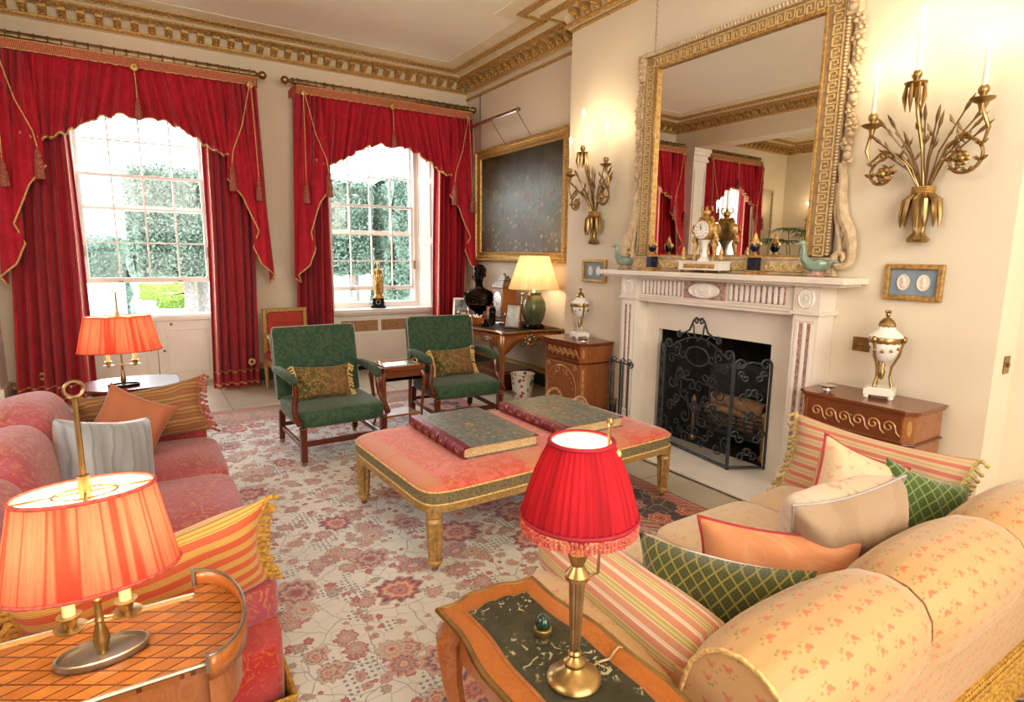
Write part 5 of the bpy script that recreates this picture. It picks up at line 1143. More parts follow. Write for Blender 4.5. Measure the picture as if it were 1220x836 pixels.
for y in (.78,):
    z=oz
    for k in range(int((3.86-MZ-oz)/.022)): m.tube([(-.02,y+(.006 if k%2 else 0)+.006*cos(a),oz+.01+.022*k+.013*sin(a)) for a in (0,PI/3,2*PI/3,PI,4*PI/3,5*PI/3)],.0022,4,True)
m.build('hanging_chain','dbrass',Mr)
# ================================================================ SCONCES
def sconce(label,loc,rz=0):
    o=thing('wall_sconce',label,'wall light',loc,rz,'gilt three-candle wall sconces')
    m=MB(); m.lathe([(.0,0),(.05,.004),(.06,.02),(.045,.04),(.03,.06),(.034,.10),(.042,.16),(.05,.22),(.055,.28)],24,(-.06,0,0),flute=9,fa=.14); 
    for k in range(7): a=PI/2+PI*k/6; m.tube([(-.06+.05*cos(a),.05*sin(a),.27),(-.06+.075*cos(a),.085*sin(a),.24),(-.06+.08*cos(a),.10*sin(a),.15),(-.06+.07*cos(a),.10*sin(a),.09)],[.012,.018,.014,.003],6)
    m.build('leaf_holder','brass',o)
    m=MB()
    for z in (.285,.298,.311): m.tube([(-.06+.05*cos(a*PI/8),.055*sin(a*PI/8),z) for a in range(16)],.008,6,True)
    m.build('tied_ring','gold',o)
    cups=[(-.17,.265,.68),(-.20,.04,.86),(-.17,-.27,.72)]
    # stems to cups
    pth=[[(-.06,.02,.30),(-.09,.06,.42),(-.12,.12,.50)]+[(-.13,.205+a_*1.0,.45+b_) for a_,b_ in []]+[(-.14,.20,.53),(-.15,.265,.47),(-.16,.29,.54),(-.17,.27,.62),(-.17,.265,.67)],
         [(-.06,.0,.30),(-.10,.01,.5),(-.16,.03,.7),(-.20,.04,.85)],
         [(-.06,-.02,.30),(-.09,-.07,.42),(-.12,-.12,.52),(-.14,-.20,.57),(-.15,-.29,.50),(-.16,-.31,.58),(-.17,-.28,.66),(-.17,-.27,.71)]]
    for k,((x,y,z),p) in enumerate(zip(cups,pth)):
        m=MB(); m.tube(p,.010,7)
        if k!=1:
            s=1 if k==0 else -1; cy_=s*(.19 if k==0 else .20); cz=.40 if k==0 else .44; rr=.085 if k==0 else .11
            sp=[(-.14,cy_+s*a_,cz+b_) for a_,b_ in spiral((0,0),rr,.018,PI*.5,-1.25,26)]; m.tube(sp,[.009]*20+[.007]*7,7)
            for q in range(0,20,3):
                c=sp[q]; 
                for d in (-1,1): m.tube([c,(c[0]-.01,c[1]+d*.02,c[2]+.018),(c[0]-.012,c[1]+d*.035,c[2]+.022)],[.006,.011,.002],6)
            m.sph((-.155,cy_,cz),(.018,.022,.022),9,7)
            for q in range(6): a=q*PI/3; m.sph((-.145,cy_+.026*cos(a),cz+.026*sin(a)),(.010,.016,.016),7,5)
        m.build('branch','brass',o)
        m=MB(); m.lathe([(.008,-.07),(.014,-.04),(.02,-.02),(.055,.0),(.058,.008),(.04,.01),(.014,.014),(.014,.02),(.024,.035),(.027,.05),(.02,.065),(.016,.07)],20,(x,y,z),flute=10,fa=.06)
        if k==1:
            for q in range(8): a=q*PI/4; m.tube([(x+.045*cos(a),y+.045*sin(a),z-.005),(x+.05*cos(a),y+.05*sin(a),z-.07),(x+.04*cos(a),y+.04*sin(a),z-.14)],[.008,.013,.002],6)
        m.build('drip_pan','brass',o)
        L=.25 if k!=1 else .29
        m=MB(); m.tube([(x,y,z+.06),(x,y,z+.06+L)],[.013,.011],12); ca=m.build('candle_sleeve','marblew',o)
        m=MB(); m.lathe([(.006,0),(.013,.015),(.012,.03),(.005,.05),(0,.062)],12,(x,y,z+.06+L)); m.build('flame_bulb','flame',ca)
    m=MB(); rn=random.Random(3)
    for k in range(13):
        a=-.9+1.8*k/12+rn.uniform(-.08,.08); L=rn.uniform(.24,.42); d=-rn.uniform(.0,.10)
        p=[(-.06,.03*sin(a),.30),(-.07+d*.5,.5*L*sin(a)*.7,.30+.5*L*cos(a*.6)),(-.07+d,L*sin(a)*.9,.30+L*cos(a*.7))]; m.tube(p,.005,5)
        e=Vector(p[2]); t=(e-Vector(p[1])).normalized(); m.tube([e-t*.01,e+t*.025,e+t*.06,e+t*.09],[.004,.011,.008,.001],6)
        for q in range(2): c=Vector(p[1]).lerp(e,.3+.35*q); m.tube([c,c+Vector((-.01,(.02 if q else -.02),.03)),c+Vector((-.01,(.03 if q else -.03),.06))],[.003,.009,.001],5)
    m.build('foliage_sprays','dbrass',o)
    M=o.matrix_world if False else Matrix.Translation(loc)@Matrix.Rotation(R(rz),4,'Z')
    for (x,y,z),L in zip(cups,(.25,.29,.25)): 
        q=M@Vector((x-.04,y,z+.06+L+.04)); point(q,SCE,(1,.74,.42),.02,'candle_light')
    return o
SCE=1.5
sconce('three-candle gilt wheat-sheaf wall sconce right of the big mirror',(3.899,1.655,1.70))
sconce('three-candle gilt wheat-sheaf wall sconce between the painting and the big mirror',(3.899,4.545,1.72))
sconce('three-candle gilt wall sconce seen only in the mirror on the far left wall',(XL+.001,6.9,1.72),180)
# small framed cameos
for i,(y,z,w,h,lb) in enumerate(((1.67,1.47,.315,.215,'small gilt frame with two oval cameos on blue, right of the fireplace'),(4.57,1.46,.36,.225,'small gilt frame with two oval cameos, left of the fireplace above the cabinet'))):
    o=thing('cameo_frame',lb,'picture frame',(3.899,y,z),0,'pair of cameo frames')
    m=MB(); fr(m,-w/2,w/2,-h/2,h/2,.03,-.03,0); m.build('frame','gold',o,smooth=False,bevel=.006)
    m=MB(); m.box(-.010,-w/2+.03,-h/2+.03,-.004,w/2-.03,h/2-.03); m.build('backing','wedgwood',o,smooth=False)
    for s in (-1,1):
        m=MB(); M=Matrix(((0,0,-1,-.012),(1,0,0,s*w*.17),(0,1,0,0),(0,0,0,1))); m.X=M; m.lathe([(.035,0),(.036,.004),(.031,.005),(.030,.002),(0,.003)],24,sx=1,sy=1.35); m.sph((0,.01,.004),(.012,.022,.004),8,6); m.sph((.0,-.018,.003),(.016,.014,.003),8,6); m.build('oval_cameo','marble',o)
# brass switch plates
o=thing('wall_socket','square brass socket plate on the wall behind the right urn','socket',(3.899,1.93,1.065)); m=MB(); m.box(-.006,-.055,-.045,0,.055,.045); m.build('plate','brass',o,smooth=False,bevel=.002); m=MB(); m.sph((-.01,0,0),(.015,.02,.012),8,6); m.build('plug','dbrass',o)
# ================================================================ PAINTING
o=thing('oil_painting','large dark landscape oil painting in a carved gold frame above the writing desk','painting',(4.13,6.37,1.525))
PW,PH=2.12,1.50
def prof(m,y0,y1,z0,z1,w,pr):
    # mitred picture frame by swept profile; pr [(inset, x)]
    cs=[(y0,z0,1,1),(y1,z0,-1,1),(y1,z1,-1,-1),(y0,z1,1,-1)]; vs=[]
    for (y,z,sy_,sz) in cs:
        for (d,x) in pr: vs.append((x,y+sy_*d,z+sz*d))
    n=len(pr); m.add(vs,[(i*n+j,((i+1)%4)*n+j,((i+1)%4)*n+j+1,i*n+j+1) for i in range(4) for j in range(n-1)])
m=MB(); prof(m,-PW/2,PW/2,0,PH,.1,[(0,.04),(0,-.03),(.01,-.05),(.03,-.055),(.045,-.035),(.085,-.02),(.10,-.03),(.115,-.028),(.13,-.01),(.13,.0)]); fo=m.build('frame','gold',o,ang=25)
m=MB(); rn=random.Random(4)
def beads(d,x,r,sp):
    for (ya,za,yb,zb) in ((-PW/2+d,d,PW/2-d,d),(-PW/2+d,PH-d,PW/2-d,PH-d),(-PW/2+d,d,-PW/2+d,PH-d),(PW/2-d,d,PW/2-d,PH-d)):
        L=math.hypot(yb-ya,zb-za); n=int(L/sp)
        for i in range(n): t=(i+.5)/n; m.sph((x,lerp(ya,yb,t),lerp(za,zb,t)),(r*.6,r,r),6,4)
beads(.02,-.053,.014,.04); beads(.068,-.03,.018,.036); beads(.108,-.032,.007,.02)
m.build('carved_ornament','giltpaint',fo)
m=MB(); m.box(-.004,-PW/2+.125,.125,0,PW/2-.125,PH-.125); c=m.build('canvas','painting',o,smooth=False)
o=thing('picture_light','slim tubular picture light on thin rods above the painting','picture light',(3.92,6.62,3.30))
m=MB(); m.tube([(0,-.56,0),(0,.62,0)],.022,12); m.build('tube_housing','greytray',o); m=MB(); m.tube([(-.004,-.52,-.012),(-.004,.6,-.012)],.016,10); m.build('lamp_tube','silver',o)
for y in (-.5,.1): m=MB(); m.tube([(0,y,0),(.21,y-.02,-.28)],.005,5); m.build('support_rod','dbrass',o)
m=MB(); m.tube([(4.15,7.40,3.03),(4.155,7.41,3.78)],.006,5); tag(m.build('picture_rod','dbrass'),'thin metal rod from the picture rail down to the left end of the painting','picture rod')
# ================================================================ MANTEL ORNAMENTS
ZM=1.4875
def duck(label,loc,rz):
    o=thing('ceramic_duck',label,'ornament',loc,rz,'pair of celadon ducks'); m=MB()
    m.tube([(-.09,0,.085),(-.06,0,.075),(0,0,.075),(.05,0,.085),(.075,0,.12),(.08,0,.165),(.085,0,.20)],[.008,.035,.048,.042,.026,.017,.016],12); m.sph((.09,0,.215),(.026,.02,.021),12,9); m.sph((.118,0,.21),(.022,.010,.006),8,6)
    for s in (-1,1): m.sph((-.015,s*.035,.085),(.055,.015,.03),12,8)
    m.sph((-.105,0,.10),(.03,.016,.012),8,6); m.build('body','celadon',o,remesh=.005,smoothmod=2)
    m=MB(); m.lathe([(.05,0),(.058,.01),(.045,.025),(.02,.04)],16,sx=1.2,sy=.9)
    for s in (-1,1): m.tube([(.01,s*.015,.03),(.01,s*.018,.055)],.006,6); m.sph((.035,s*.03,.012),(.02,.012,.012),8,6)
    m.build('rocky_base','redmarble',o); return o
duck('celadon duck ornament at the right end of the mantelpiece',(3.74,2.19,ZM),128)
duck('celadon duck ornament at the left end of the mantelpiece',(3.76,4.00,ZM),120)
def cassolette(label,y):
    o=thing('urn_candlestick',label,'ornament',(3.732,y,ZM),0,'pair of blue and gilt mantel urns')
    m=MB(); m.box(-.058,-.058,0,.058,.058,.018); m.box(-.045,-.045,.018,.045,.045,.03); m.build('gilt_foot','gold',o,smooth=False,bevel=.003)
    m=MB(); m.box(-.033,-.033,.03,.033,.033,.12); m.build('blue_plinth','bluestone',o,smooth=False,bevel=.001)
    m=MB(); m.box(-.04,-.04,.12,.04,.04,.13); m.lathe([(.032,.13),(.012,.15),(.014,.16)],16); m.build('gilt_cap','gold',o,smooth=True)
    m=MB(); m.lathe([(.008,.155),(.03,.175),(.036,.205),(.030,.22)],20); m.build('blue_bowl','bluestone',o)
    m=MB(); m.lathe([(.034,.215),(.036,.225),(.022,.245),(.02,.255),(.012,.27),(.014,.28),(.0,.30)],20,flute=8,fa=.2)
    for k in range(4): a=k*PI/2+.4; m.sph((.036*cos(a),.036*sin(a),.215),(.010,.010,.018),7,5)
    m.build('gilt_lid','gold',o); return o
cassolette('dark blue and gilt urn ornament on the mantelpiece, right of the clock',2.645); cassolette('dark blue and gilt urn ornament on the mantelpiece, left of the clock',3.64)
o=thing('mantel_clock','white marble and gilt mantel clock with round enamel dial and urn top','clock',(3.722,3.08,ZM),0)
m=MB(); m.box(-.06,-.20,.02,.06,.20,.078); m.box(-.065,-.205,.078,.065,.205,.09)
m.build('marble_base','marblew',o,smooth=False,bevel=.003)
m=MB(); m.box(-.0625,-.15,.033,-.060,.15,.068); 
for k in range(9): m.sph((-.063,-.13+.0325*k,.05),(.004,.011,.009),7,5)
m.build('gilt_frieze','gold',o,smooth=False)
for y in (-.18,-.06,.06,.18): m=MB(); m.lathe([(.012,0),(.016,.01),(.012,.02)],10,(-.04,y,0)); m.lathe([(.012,0),(.016,.01),(.012,.02)],10,(.04,y,0)) if False else None; m.build('foot','dbrass',o)
for s in (-1,1):
    m=MB(); m.lathe([(.014,.09),(.018,.10),(.010,.12),(.016,.14),(.014,.165),(.006,.18),(.008,.19),(0,.205)],12,(-.03,s*.18,0)); m.build('corner_finial','gold',o)
    m=MB(); m.tube([(0,s*.085,.09),(0,s*.10,.15),(0,s*.085,.22),(0,s*.10,.28),(0,s*.075,.33)],[.018,.012,.022,.014,.018],8); m.sph((0,s*.105,.25),(.018,.02,.03),8,6); m.tube([(0,s*.08,.37),(0,s*.12,.36),(0,s*.135,.32),(0,s*.115,.30)],.007,6); m.build('gilt_figure_support','gold',o)
m=MB(); m.lathe([(.05,.09),(.055,.10),(.03,.12),(.022,.17),(.03,.22),(.05,.25)],20); m.build('marble_stem','marblew',o)
m=MB(); m.X=Matrix(((0,0,-1,0),(1,0,0,0),(0,1,0,.325),(0,0,0,1))); m.lathe([(.0,-.04),(.07,-.04),(.085,-.03),(.085,.03),(.078,.045),(.066,.048)],32); m.build('drum_case','gold',o)
m=MB(); m.X=Matrix(((0,0,-1,-.049),(1,0,0,0),(0,1,0,.325),(0,0,0,1))); m.lathe([(.067,-.004),(.067,0),(0,.004)],32); dl=m.build('dial','dial',o)
m=MB()
for k in range(12):
    a=k*PI/6; m.tube([(-.0535,.056*sin(a),.325+.056*cos(a)),(-.0535,.047*sin(a),.325+.047*cos(a))],.0022,4)
m.build('hour_numerals','ink',dl)
m=MB(); m.tube([(-.056,0,.325),(-.056,.006,.368)],.0022,4); m.tube([(-.056,0,.325),(-.056,.008,.355)],.003,4); m.build('clock_hands','ink',dl)
m=MB(); m.lathe([(.03,.405),(.04,.41),(.018,.43),(.03,.45),(.026,.47),(.01,.48),(.012,.49),(0,.51)],16)
for s in (-1,1): m.tube([(0,s*.03,.46),(0,s*.055,.47),(0,s*.05,.50),(0,s*.03,.50)],.005,6); m.tube([(0,s*.07,.39),(0,s*.05,.42),(0,s*.025,.41)],.012,7)
m.build('urn_crest','gold',o)
# ================================================================ STATUETTE on sill
o=thing('gilt_statuette','gilt statuette of a robed standing figure on the right window sill','statuette',(2.84,7.97,.856),-25)
m=MB(); m.box(-.10,-.085,0,.10,.085,.028); m.build('marble_plinth','bluestone',o,smooth=False,bevel=.003)
m=MB(); m.box(-.078,-.068,.028,.078,.068,.135); m.build('black_block','bluestone',o,smooth=False,bevel=.002)
m=MB(); m.box(-.084,-.074,.135,.084,.074,.145); m.lathe([(.065,.145),(.068,.16),(.055,.19),(.06,.20)],20)
m.tube([(.03*cos(a*PI/8),-.071,.085+.03*sin(a*PI/8)) for a in range(16)],.006,6,True); m.tube([(-.08,.03*cos(a*PI/8),.085+.03*sin(a*PI/8)) for a in range(16)],.006,6,True); m.build('gilt_mount','gold',o)
m=MB(); T=lambda p,r:m.tube([(a,b,.20+c) for a,b,c in p],r,10)
T([(.02,0,0),(.022,-.012,.12),(.016,0,.22)],[.016,.018,.026]); T([(-.028,-.01,0),(-.03,-.022,.12),(-.012,0,.22)],[.015,.018,.026]); T([(0,0,.20),(0,0,.27),(0,.004,.335)],[.034,.028,.038]); T([(0,0,.33),(0,-.004,.385)],[.020,.012]); m.sph((0,-.005,.605),(.019,.022,.028),12,9); m.sph((0,-.027,.60),(.005,.006,.008),6,5); m.sph((0,.005,.62),(.021,.021,.02),10,7)
T([(.038,0,.335),(.058,-.006,.27),(.05,-.035,.22)],[.013,.011,.009]); T([(-.038,0,.335),(-.065,.004,.275),(-.040,-.032,.262)],[.013,.011,.009])
T([(.045,.015,.34),(.055,.025,.2),(.05,.03,.0)],[.012,.018,.022]); T([(-.04,.02,.34),(-.05,.03,.2),(-.045,.03,.0)],[.012,.016,.02]); T([(0,.03,.34),(0,.04,.2),(0,.04,0)],[.02,.026,.03]); T([(.05,-.03,.22),(.052,-.02,.1),(.05,-.005,0)],[.010,.014,.018])
for k in range(3): T([(-.045,-.015,.24-.02*k),(0,-.036,.20-.02*k),(.048,-.025,.23-.015*k)],.0065)
m.build('figure','gold',o,remesh=.005,smoothmod=2)
# ================================================================ PALM (seen in mirror)
o=thing('potted_palm','tall potted palm seen only as a reflection in the mirror','palm',(-3.25,6.5,0))
m=MB(); m.lathe([(.16,0),(.22,.35),(.23,.38),(.20,.38),(.19,.33),(0,.33)],24); m.build('pot','celadon',o)
rn=random.Random(9)
for k in range(9):
    a=k*2*PI/9+rn.uniform(-.2,.2); H=rn.uniform(1.9,2.5); Rr=rn.uniform(.25,.6); m=MB(); p=[Vector((.05*cos(a),.05*sin(a),.33)),Vector((Rr*.4*cos(a),Rr*.4*sin(a),H*.7)),Vector((Rr*cos(a),Rr*sin(a),H))]; m.tube(p,[.014,.01,.006],6)
    e=p[2]
    for q in range(13):
        b=a-1.7+3.4*q/12; L=.42; d=Vector((cos(b),sin(b),.25)); s_=Vector((-sin(b),cos(b),0))*.03; m.add([e,e+d*L*.5+s_,e+d*L*.5-s_,e+d*L+Vector((0,0,-.16))],[(0,1,3,2)])
    m.build('frond','palm',o,smooth=False)
# ================================================================ TALL MARQUETRY TABLE (front left)
TZ=.68
o=thing('gallery_table','lattice marquetry table with rounded raised gallery end, front left','table',(-.17,1.54,0))
def kid(x0,x1,g=0):
    # plan outline relative: straight body y -.155..+.135 ; apse end bulging to +x .335
    P=[(x0-g,-.165-g)]; P+=[(.235,-.165-g),(.235,-.20-g)]
    for i in range(1,24): a=-PI/2+PI*i/24; P.append((.235+.10*cos(a)+g*cos(a),.005+(.205+g)*sin(a)))
    P+=[(.235,.21+g),(.235,.155+g),(x0-g,.155+g)]
    return P
m=MB(); m.prism(kid(-.52,0,0),TZ-.02,TZ); m.build('table_top','marq',o,smooth=False)
m=MB(); m.prism(kid(-.50,0,-.012),TZ-.12,TZ-.02); m.build('apron','walnut',o,ang=30)
m=MB(); pts=kid(-.52,0,0)[2:27]
n=len(pts); inn=[(p[0]-.0 - (.010 if p[0]>.24 else 0),p[1]*.955) for p in pts]
m.add([(p[0],p[1],TZ-.02) for p in pts]+[(p[0],p[1],TZ+.038) for p in pts],[(i,i+1,n+i+1,n+i) for i in range(n-1)]); m.build('gallery','satin',o,ang=60,solid=.008)
m=MB(); m.tube([(p[0],p[1],TZ+.040) for p in pts],.0045,8); m.tube([(-.52,-.168,TZ),(.232,-.168,TZ)],.0055,6); m.tube([(-.52,.158,TZ),(.232,.158,TZ)],.005,6); m.box(.230,.200,TZ,.238,.214,TZ+.05); m.box(.230,-.204,TZ,.238,-.190,TZ+.046); m.build('brass_rim','greytray',o)
m=MB(); m.box(-.50,.135,TZ,.228,.154,TZ+.002); m.build('leather_strip','inlay',o,smooth=False)
for a,b_ in ((.22,-.12),(.22,.12),(-.45,-.12),(-.45,.12)): m=MB(); m.tube([(a,b_,TZ-.02),(a,b_,.35),(a+.02,b_,.0)],[.026,.018,.012],8); m.build('leg','walnut',o)
m=MB(); m.box(-.44,-.11,.22,.22,.11,.235); m.build('lower_shelf','walnut',o,smooth=False,bevel=.003)
# bouillotte lamps
def bouillotte(label,loc,rz,s,W0,W1,zs0,zs1,zring,e,asp=.62,base='greytray',zc=None,pleats=30):
    o=thing('candle_lamp',label,'lamp',loc,rz,'two-candle lamps with coral shades')
    m=MB(); m.lathe([(.088*s,0),(.092*s,.004),(.092*s,.016),(.086*s,.018),(.083*s,.010),(0,.009)],40,sx=1,sy=.58); m.build('oval_tray',base,o)
    zc=zc or .10*s
    m=MB(); m.lathe([(.012*s,.009),(.010*s,.018*s),(.015*s,.03*s),(.018*s,.045*s),(.010*s,.075*s),(.008*s,.085*s),(.011*s,.09*s),(.008*s,.10*s),(.007*s,.13*s),(.010*s,.14*s),(.005*s,.15*s)],16); m.tube([(0,0,.14*s),(0,0,zring-.02)],.0055,8); m.build('stem','brass',o)
    m=MB(); m.tube([(0,.017*cos(a*PI/10),zring+.017*sin(a*PI/10)) if False else (.017*cos(a*PI/10),.006*cos(a*PI/10),zring+.017*sin(a*PI/10)) for a in range(20)],.0035,6,True); m.build('ring_finial','dbrass',o)
    xc=W1*.40
    m=MB(); m.tube([(-xc,0,zc-.018),(-xc*.5,0,zc-.010),(0,0,zc-.005),(xc*.5,0,zc-.010),(xc,0,zc-.018)],.004,6); m.build('cross_arm','dbrass',o)
    for q in (-1,1):
        m=MB(); m.lathe([(.006*s,-.022),(.010*s,-.018),(.030*s,-.012),(.032*s,-.008),(.012*s,-.006),(.014*s,.006),(.018*s,.014),(.024*s,.018),(.024*s,.021),(.015*s,.021)],22,(q*xc,0,zc)); m.build('drip_pan','brass',o)
        m=MB(); m.tube([(q*xc,0,zc+.018),(q*xc,0,zs0+.055)],.0125*s,14); ca=m.build('candle_sleeve','candle',o); m=MB(); m.lathe([(.006,0),(.014,.012),(.015,.03),(.006,.055),(0,.065)],12,(q*xc,0,zs0+.055)); m.build('flame_bulb','bulb',ca)
        q_=Matrix.Translation(loc)@Matrix.Rotation(R(rz),4,'Z')@Vector((q*xc,0,zs0+.12)); point(q_,e,(1,.84,.62),.03)
    sh=lamp_shade_pleats(o,W0,W1,zs0,zs1,'shade_red',pleats,amp=.004,sy=asp)
    for r,z in ((W0,zs0),(W1,zs1)): m=MB(); m.tube([(r*cos(2*PI*i/60),asp*r*sin(2*PI*i/60),z) for i in range(60)],.0045,6,True); m.build('shade_binding','cordred',sh)
    m=MB(); m.grid(lambda u,w:((lerp(W0,W1,w)-.003)*cos(2*PI*u),asp*(lerp(W0,W1,w)-.003)*sin(2*PI*u),lerp(zs0,zs1,w)),60,4); m.build('shade_lining','shade_in',sh,ang=180)
    m=MB(); m.tube([(-W1,0,zs1-.004),(W1,0,zs1-.004)],.003,5); m.tube([(0,-W1*asp,zs1-.004),(0,W1*asp,zs1-.004)],.003,5); m.tube([(W1*.45*cos(2*PI*i/30),asp*W1*.45*sin(2*PI*i/30),zs1-.006) for i in range(30)],.003,5,True); m.lathe([(.012,zs1-.02),(.012,zs1+.035)],12); m.build('shade_spider','brass',sh)
    return o
bouillotte('large two-candle lamp with coral silk shade, lit, nearest at the front left',(-.135,1.527,TZ+.001),4,1.0,.170,.132,.200,.400,.628,3.0,asp=.62)
# ================================================================ LEFT SOFA
S=thing('damask_sofa','rose red and gold damask sofa at the left','sofa',(-.17,3.05,0))
T0=Matrix.Translation((.17,-3.05,0))
def SB(): m=MB(); m.X=T0; return m
m=SB(); m.rounded(-.62,1.88,.06,.335,4.32,.33,.12); m.build('base','pinkdamask',S,ang=180)
m=SB(); m.rounded(-.80,1.86,.10,-.52,4.34,.72,.22); m.build('back_frame','pinkdamask',S,ang=180)
def cushy(m,x0,y0,z0,x1,y1,z1,e=.35,bulge=.03):
    cx,cy_,cz=(x0+x1)/2,(y0+y1)/2,(z0+z1)/2; hx_,hy_,hz_=(x1-x0)/2,(y1-y0)/2,(z1-z0)/2
    def sg(q,p): return math.copysign(abs(q)**p,q)
    def f(u,w):
        a=2*PI*u-PI;b=PI*w-PI/2; X=sg(cos(b),e)*sg(cos(a),.22); Y=sg(cos(b),e)*sg(sin(a),.22); Z=sg(sin(b),e)
        return (cx+hx_*X*(1-.02*Z*Z),cy_+hy_*Y*(1-.02*Z*Z),cz+hz_*Z+bulge*(1-X**2)*(1-Y**2)*(1 if Z>0 else .0)*abs(Z))
    return m.grid(f,48,26)
for a,b_ in ((2.02,2.62),(2.63,3.34),(3.35,4.06)): m=SB(); cushy(m,-.45,a,.29,.345,b_,.465); m.build('seat_cushion','pinkdamask_sheen',S,ang=180)
for a,b_ in ((1.96,2.62),(2.63,3.33),(3.34,4.08)):
    m=SB(); m.X=T0@Matrix.Translation((-.52,(a+b_)/2,.63))@Matrix.Rotation(R(-10),4,'Y'); m.superell((0,0,0),(.17,(b_-a)/2,.245),.75,.45,36,22); m.build('back_cushion','pinkdamask_sheen',S,ang=180)
for a,b_,xe,zz in ((1.80,2.00,.14,.49),(4.08,4.33,.30,.575)):
    m=SB(); m.rounded(-.70,a,.08,xe,b_,zz+.02,.3); m.X=T0@Matrix.Translation((0,(a+b_)/2,zz)); m.superell(((-.70+xe)/2,0,0),((xe+.70)/2,(b_-a)/2+.01,.075),.8,.2,40,18); m.build('arm','pinkdamask',S,ang=180)
m=SB(); 
for i in range(150): y=1.86+2.46*(i+.5)/150; m.tube([(.335,y,.13),(.338,y,.07),(.345,y+.002,.012)],[.008,.008,.010],5)
for i in range(60): x=-.62+.95*(i+.5)/60; m.tube([(x,1.86,.13),(x,1.855,.07),(x,1.85,.012)],[.008,.008,.010],5)
m.tube([(-.62,1.855,.135),(.338,1.855,.135),(.338,4.33,.135)],.010,6); m.build('bullion_fringe','yellowfringe',S)
pillow('striped_cushion','orange and gold striped cushion with yellow tassel fringe, near end of the rose sofa',(-.03,1.955,.595),(.95,.20,.10),(-.05,-.28,1),.70,.36,.13,'st_orange','st_orange',fringe='yellowfringe')
pillow('striped_cushion','long brown and gold striped cushion with tassels, far end of the rose sofa',(-.03,3.95,.655),(1,.02,.10),(0,.28,1),.66,.34,.14,'st_brown','st_brown',fringe='tassel',fside=('r',))
pillow('rust_cushion','rust ribbed silk cushion standing on its corner, far end of the rose sofa',(-.10,3.72,.665),(.80,-.12,-.42),(.45,.30,.80),.36,.36,.14,'rustcord','rustcord')
pillow('grey_cushion','silver grey silk cushion with ivory back on the rose sofa',(-.19,3.20,.645),(.80,.50,-.22),(-.20,.25,.95),.44,.40,.22,'silverfab','ivory')
# ================================================================ FAR LAMP TABLE
o=thing('lamp_table','dark mahogany serpentine table with a coral lamp, beyond the rose sofa','side table',(-.10,5.20,0),2)
P=[]
for i in range(48):
    a=2*PI*i/48; r=1+.10*cos(4*a)*-1; P.append((.30*math.copysign(abs(cos(a))**.45,cos(a))*(1+.05*cos(4*a)),.26*math.copysign(abs(sin(a))**.45,sin(a))*(1+.05*cos(4*a))))
m=MB(); m.prism(P,.60,.62); m.build('table_top','mahog',o,ang=40,bevel=.004); m=MB(); m.prism([(p[0]*.93,p[1]*.93) for p in P],.47,.60); m.build('apron','mahog',o,ang=50)
for a in (-1,1):
    for b_ in (-1,1): m=MB(); cab_leg(m,a*.25,b_*.2,.58,a,b_,.022,.03); m.build('leg','mahog',o)
bouillotte('smaller two-candle lamp with coral shade on the dark table by the window',(-.15,5.08,.621),4,1.1,.262,.205,.265,.515,.70,3.6,asp=.62,base='bronze',zc=.17,pleats=40)
# ================================================================ RIGHT TABLE & LAMP
o=thing('ormolu_table','satinwood side table with brass edge and black patterned top, front centre','table',(.750,.90,0),0)
hx2,hy2=.122,.365
def rt(g=0,k=1):
    P=[]
    cs=[(-1,-1),(1,-1),(1,1),(-1,1)]
    for j in range(4):
        (ax,ay),(bx,by)=cs[j],cs[(j+1)%4]
        for i in range(14):
            t=i/14; x=lerp(ax,bx,t)*(hx2+g); y=lerp(ay,by,t)*(hy2+g); bulge=(.022*sin(PI*t)**2-.010*sin(3*PI*t)**2)*k
            nx,ny=((0,-1),(1,0),(0,1),(-1,0))[j]; P.append((x+nx*bulge,y+ny*bulge))
    return P
m=MB(); m.prism(rt(.022),TZ-.018,TZ); m.build('table_top','satin',o,ang=30)
m=MB(); m.prism(rt(-.022,.6),TZ,TZ+.0015); m.build('crossband','walnut',o,smooth=False)
m=MB(); m.prism(rt(-.032,.6),TZ+.0015,TZ+.003); m.build('black_top_panel','inktop',o,smooth=False)
m=MB(); m.tube([(p[0],p[1],TZ-.006) for p in rt(.027)],.009,8,True); m.build('brass_edge','brass',o)
m=MB(); m.prism(rt(-.005,.6),TZ-.13,TZ-.018); m.build('apron','deskwood',o,ang=30)
for a in (-1,1):
    for b_ in (-1,1): m=MB(); x,y=a*(hx2-.02),b_*(hy2-.02); m.tube([(x,y,TZ-.02),(x+a*.025,y+b_*.025,TZ-.08),(x+a*.02,y+b_*.02,.48),(x-a*.01,y-b_*.01,.25),(x,y,.06),(x+a*.02,y+b_*.02,0)],[.036,.038,.028,.018,.014,.02],8); m.build('leg','deskwood',o)
o=thing('column_lamp','brass column lamp with crimson pleated beaded shade, lit, front centre','lamp',(.742,.895,TZ+.003))
m=MB(); m.lathe([(.058,0),(.060,.004),(.058,.010),(.046,.018),(.030,.026),(.022,.036),(.024,.045),(.018,.05),(.012,.058),(.016,.066),(.012,.072)],36); m.build('round_base','brass',o)
m=MB(); m.lathe([(.011,.072),(.013,.10),(.0185,.235)],30,flute=10,fa=.16); m.build('fluted_column','dbrass',o)
m=MB(); m.lathe([(.019,.235),(.026,.24),(.027,.25),(.018,.262),(.013,.27),(.019,.285),(.023,.30),(.015,.31),(.024,.322),(.027,.345),(.027,.352),(.018,.352)],24); m.build('capital','brass',o)
m=MB(); m.tube([(0,0,.35),(0,0,.40)],.016,14); m.build('candle_sleeve','candle',o)
m=MB(); m.lathe([(.01,.40),(.026,.43),(.028,.45),(.014,.475),(0,.48)],16); m.build('bulb','bulb',o)
